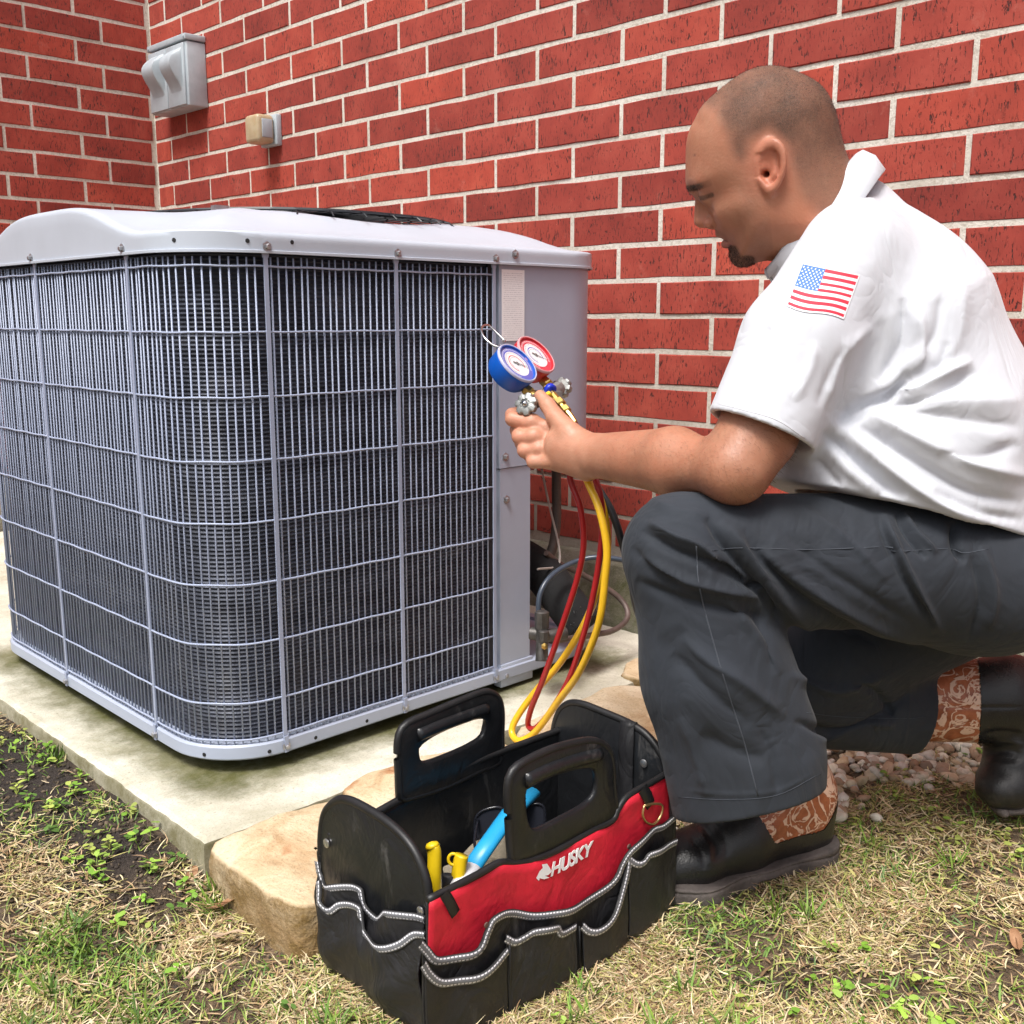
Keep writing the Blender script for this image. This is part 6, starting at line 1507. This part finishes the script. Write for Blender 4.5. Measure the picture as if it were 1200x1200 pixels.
dry = lambda x, y: np.clip(.22 + 1.5 * (fn(x, y) - .35) + .9 * (noise2(x + 9, y, 26, 8) - .5), .06, 1) * (1 - .85 * mulch(x, y)) * np.where((x > 1.38) & (y > .72), .12, 1)
gr_ = lambda x, y: np.clip((noise2(x, y, 7, 2) - .36) * 2.6, .16, 1) * (1 - .6 * mulch(x, y)) * np.where((x > 1.38) & (y > .72), .1, 1)
STRAW = [(.58, .47, .25), (.66, .56, .34), (.40, .28, .14), (.62, .50, .33), (.26, .16, .08), (.46, .42, .15), (.34, .34, .10), (.50, .34, .20)]
GREEN = [(.13, .25, .025), (.20, .33, .04), (.20, .30, .05), (.07, .14, .02), (.28, .33, .07), (.13, .22, .06)]
blades('dry_grass', 62000, dry, (.010, .034), (.0010, .0022), (-.08, .45), STRAW, M_BLADE, curl=.7)
blades('dead_grass_litter', 25000, dry, (.006, .020), (.0016, .0040), (-.15, .35), STRAW + [(.20, .12, .06), (.15, .09, .05)], M_BLADE, curl=.9)
blades('green_grass', 38000, gr_, (.009, .025), (.0012, .0026), (.15, 1.1), GREEN, M_BLADE, curl=.5)
blades('tuft_grass', 2300, gr_, (.022, .050), (.0016, .0032), (.5, 1.35), GREEN[:4], M_BLADE, clump=26, curl=.35)
# broad-leaved weeds: small rosettes of rounded leaves
def weeds(n):
    p = lawn_pts(n, lambda x, y: np.clip((noise2(x, y, 6, 5) - .55) * 3, .02, 1) * .5 + 1.5 * mulch(x, y)); V = []; Q = []; C = []
    for x, y in p:
        z = ground_z(x, y); m = RNG.integers(3, 8); base = np.array(GREEN[RNG.integers(0, 5)]) * RNG.uniform(1, 1.5)
        for k in range(m):
            a = RNG.uniform(0, 6.28); L_ = RNG.uniform(.004, .0095); hgt = RNG.uniform(.004, .02); c = np.array([x + math.cos(a) * L_ * 1.1, y + math.sin(a) * L_ * 1.1, z + hgt]); d = np.array([math.cos(a), math.sin(a), RNG.uniform(-.3, .3)]); s = np.array([-math.sin(a), math.cos(a), RNG.uniform(-.3, .3)])
            o = len(V)
            for u, w_ in ((-1, .15), (-.4, .75), (.3, .85), (.85, .45)):
                V += [c + d * L_ * u * .75 - s * L_ * w_ * .55 + np.array([0, 0, -.0012 * u * u]), c + d * L_ * u * .75 + s * L_ * w_ * .55]
            for a_ in (0, 2, 4): Q.append((o + a_, o + a_ + 1, o + a_ + 3, o + a_ + 2))
            C += [base * RNG.uniform(.8, 1.2)] * 8
            o = len(V); r = np.array([x, y, z]); V += [r, r + s * .0008, c + s * .0004, c - s * .0004]; Q.append((o, o + 1, o + 2, o + 3)); C += [base] * 4
    me = np_mesh('weeds', np.array(V), np.array(Q), M_BLADE, False); vcol(me, 'tint', np.clip(np.array(C), 0, 1)); tag(link('weeds', me), kind='stuff')
weeds(240)
# crumbs of soil and mulch
t = NT('soil_crumbs'); va = t.new('ShaderNodeVertexColor'); va.layer_name = 'tint'; M_CRUMB = t.set(va.outputs['Color'], .95)
def lumps(name, p, size, cols, mat, flat=(.5, .9), sub=1, zo=0.0):
    bm = bmesh.new(); bmesh.ops.create_icosphere(bm, subdivisions=sub, radius=1); ico = np.array([v.co[:] for v in bm.verts]); fc = np.array([[v.index for v in f.verts] for f in bm.faces]); bm.free()
    V = []; F = []; C = []
    for i, (x, y) in enumerate(p):
        s = RNG.uniform(*size); sc = np.array([s * RNG.uniform(.75, 1.3), s * RNG.uniform(.6, 1.0), s * RNG.uniform(*flat)]); a = RNG.uniform(0, 6.28); R_ = np.array([[math.cos(a), -math.sin(a), 0], [math.sin(a), math.cos(a), 0], [0, 0, 1]])
        q = ico * (1 + RNG.normal(0, .10, (len(ico), 1))) * sc @ R_.T; tl_ = RNG.normal(0, .25, 2); q[:, 2] += q[:, 0] * tl_[0] + q[:, 1] * tl_[1]
        V.append(q + np.array([x, y, ground_z(x, y) + sc[2] * .45 + zo])); F.append(fc + len(ico) * i); C.append(np.tile(np.array(cols[RNG.integers(0, len(cols))]) * RNG.uniform(.75, 1.2), (len(ico), 1)))
    me = np_mesh(name, np.concatenate(V), np.concatenate(F), mat, sub > 1); vcol(me, 'tint', np.clip(np.concatenate(C), 0, 1)); return tag(link(name, me), kind='stuff')
lumps('soil_crumbs', lawn_pts(8000, lambda x, y: .25 + 1.5 * mulch(x, y)), (.0012, .0042), [(.035, .026, .02), (.06, .045, .03), (.10, .075, .05), (.16, .12, .08)], M_CRUMB)
t = NT('pebble_stone'); va = t.new('ShaderNodeVertexColor'); va.layer_name = 'tint'; v = t.coord(); cc = t.mix(t.ramp(t.noise(v, 90, 4), [(.3, 0.0), (.7, .5)]), va.outputs['Color'], (.55, .42, .30, 1), 'MULTIPLY'); M_PEB = t.set(cc, .7, t.bump(t.noise(v, 160, 4), .4, .001))
pts = []
while len(pts) < 1300:
    x, y = RNG.uniform(1.08, 1.83), RNG.uniform(.60, 1.02)
    lim = .715 + .05 * math.sin(x * 9) + (.11 if x < 1.38 else 0) - (.10 if x > 1.55 else 0)
    if y > lim + RNG.exponential(.02) * -1 and not (x < 1.76 and y > .985) and RNG.random() < .9: pts.append((x, y))
lumps('gravel', np.array(pts), (.005, .0145), [(.78, .72, .60), (.62, .52, .38), (.70, .66, .60), (.44, .30, .20), (.60, .48, .32), (.36, .27, .20), (.74, .70, .62)], M_PEB, (.45, .8), 2, .002)
# fallen leaves
t = NT('dead_leaf'); v = t.coord(); M_LEAF = t.set(t.ramp(t.noise(v, 60, 5), [(.3, (.22, .10, .045, 1)), (.7, (.42, .24, .13, 1))]), .65, t.bump(t.noise(v, 150, 4), .5, .001))
M_LEAF2 = simple('pale_dead_leaf', (.52, .38, .26, 1), .7, .2, 60, .4, .001)
def leaf(px, py, L_, rot, lobed, mat, label, cup=.25):
    c = onp(px, py, 2, -.050); out = []; N = 26
    for k in range(N):
        u = k / (N - 1); w_ = (.32 if lobed else .17) * math.sin(math.pi * u ** .85) ** .8
        if lobed: w_ *= .55 + .45 * abs(math.sin(u * math.pi * 3.3)) 
        out.append((u - .5, w_))
    G = [[(L_ * a, L_ * w_ * s, L_ * (cup * (abs(w_ * s) ** 1.3) * 1.6 + .09 * math.sin(a * 5))) for s in (-1, -.5, 0, .5, 1)] for a, w_ in out]
    M = Matrix.Translation(c + np.array([0, 0, .006])) @ Matrix.Rotation(rot, 4, 'Z') @ Matrix.Rotation(random.uniform(-.3, .3), 4, 'X')
    mb = MB(); mb.grid([[tuple(M @ Vector(p)) for p in r_] for r_ in G]); mb.tube([tuple(M @ Vector(p)) for p in ((-L_ * .75, 0, L_ * .1), (-L_ * .5, 0, 0), (L_ * .4, 0, .0005))], .0006, 4)
    o = mb.build('fallen_leaf', mat, None, smooth=True); tag(o, label, 'leaf', 'fallen leaves on the lawn')
leaf(37, 915, .075, 1.0, True, M_LEAF, 'brown lobed oak leaf on the dark soil left of the pad')
leaf(10, 962, .06, .2, True, M_LEAF, 'brown leaf at the left edge of the frame below the oak leaf')
leaf(180, 983, .035, 1.9, False, M_LEAF2, 'narrow pale pink leaf standing by the pad\'s corner')
leaf(268, 1062, .055, -.5, False, M_LEAF, 'reddish brown narrow leaf lying against the front left stone')
leaf(225, 1030, .04, .8, False, M_LEAF, 'small brown leaf in front of the front left stone')
leaf(268, 1100, .045, -.9, False, M_LEAF2, 'pale tan curled leaf in front of the mossy corner stone')
leaf(228, 1145, .022, .3, False, M_LEAF2, 'tiny whitish leaf in the grass left of the tool bag')
leaf(1190, 1105, .04, .5, False, M_LEAF, 'brown leaf in the grass at the right edge')
leaf(1040, 905, .05, .3, False, M_LEAF2, 'tan leaf on the gravel beside the rear boot')
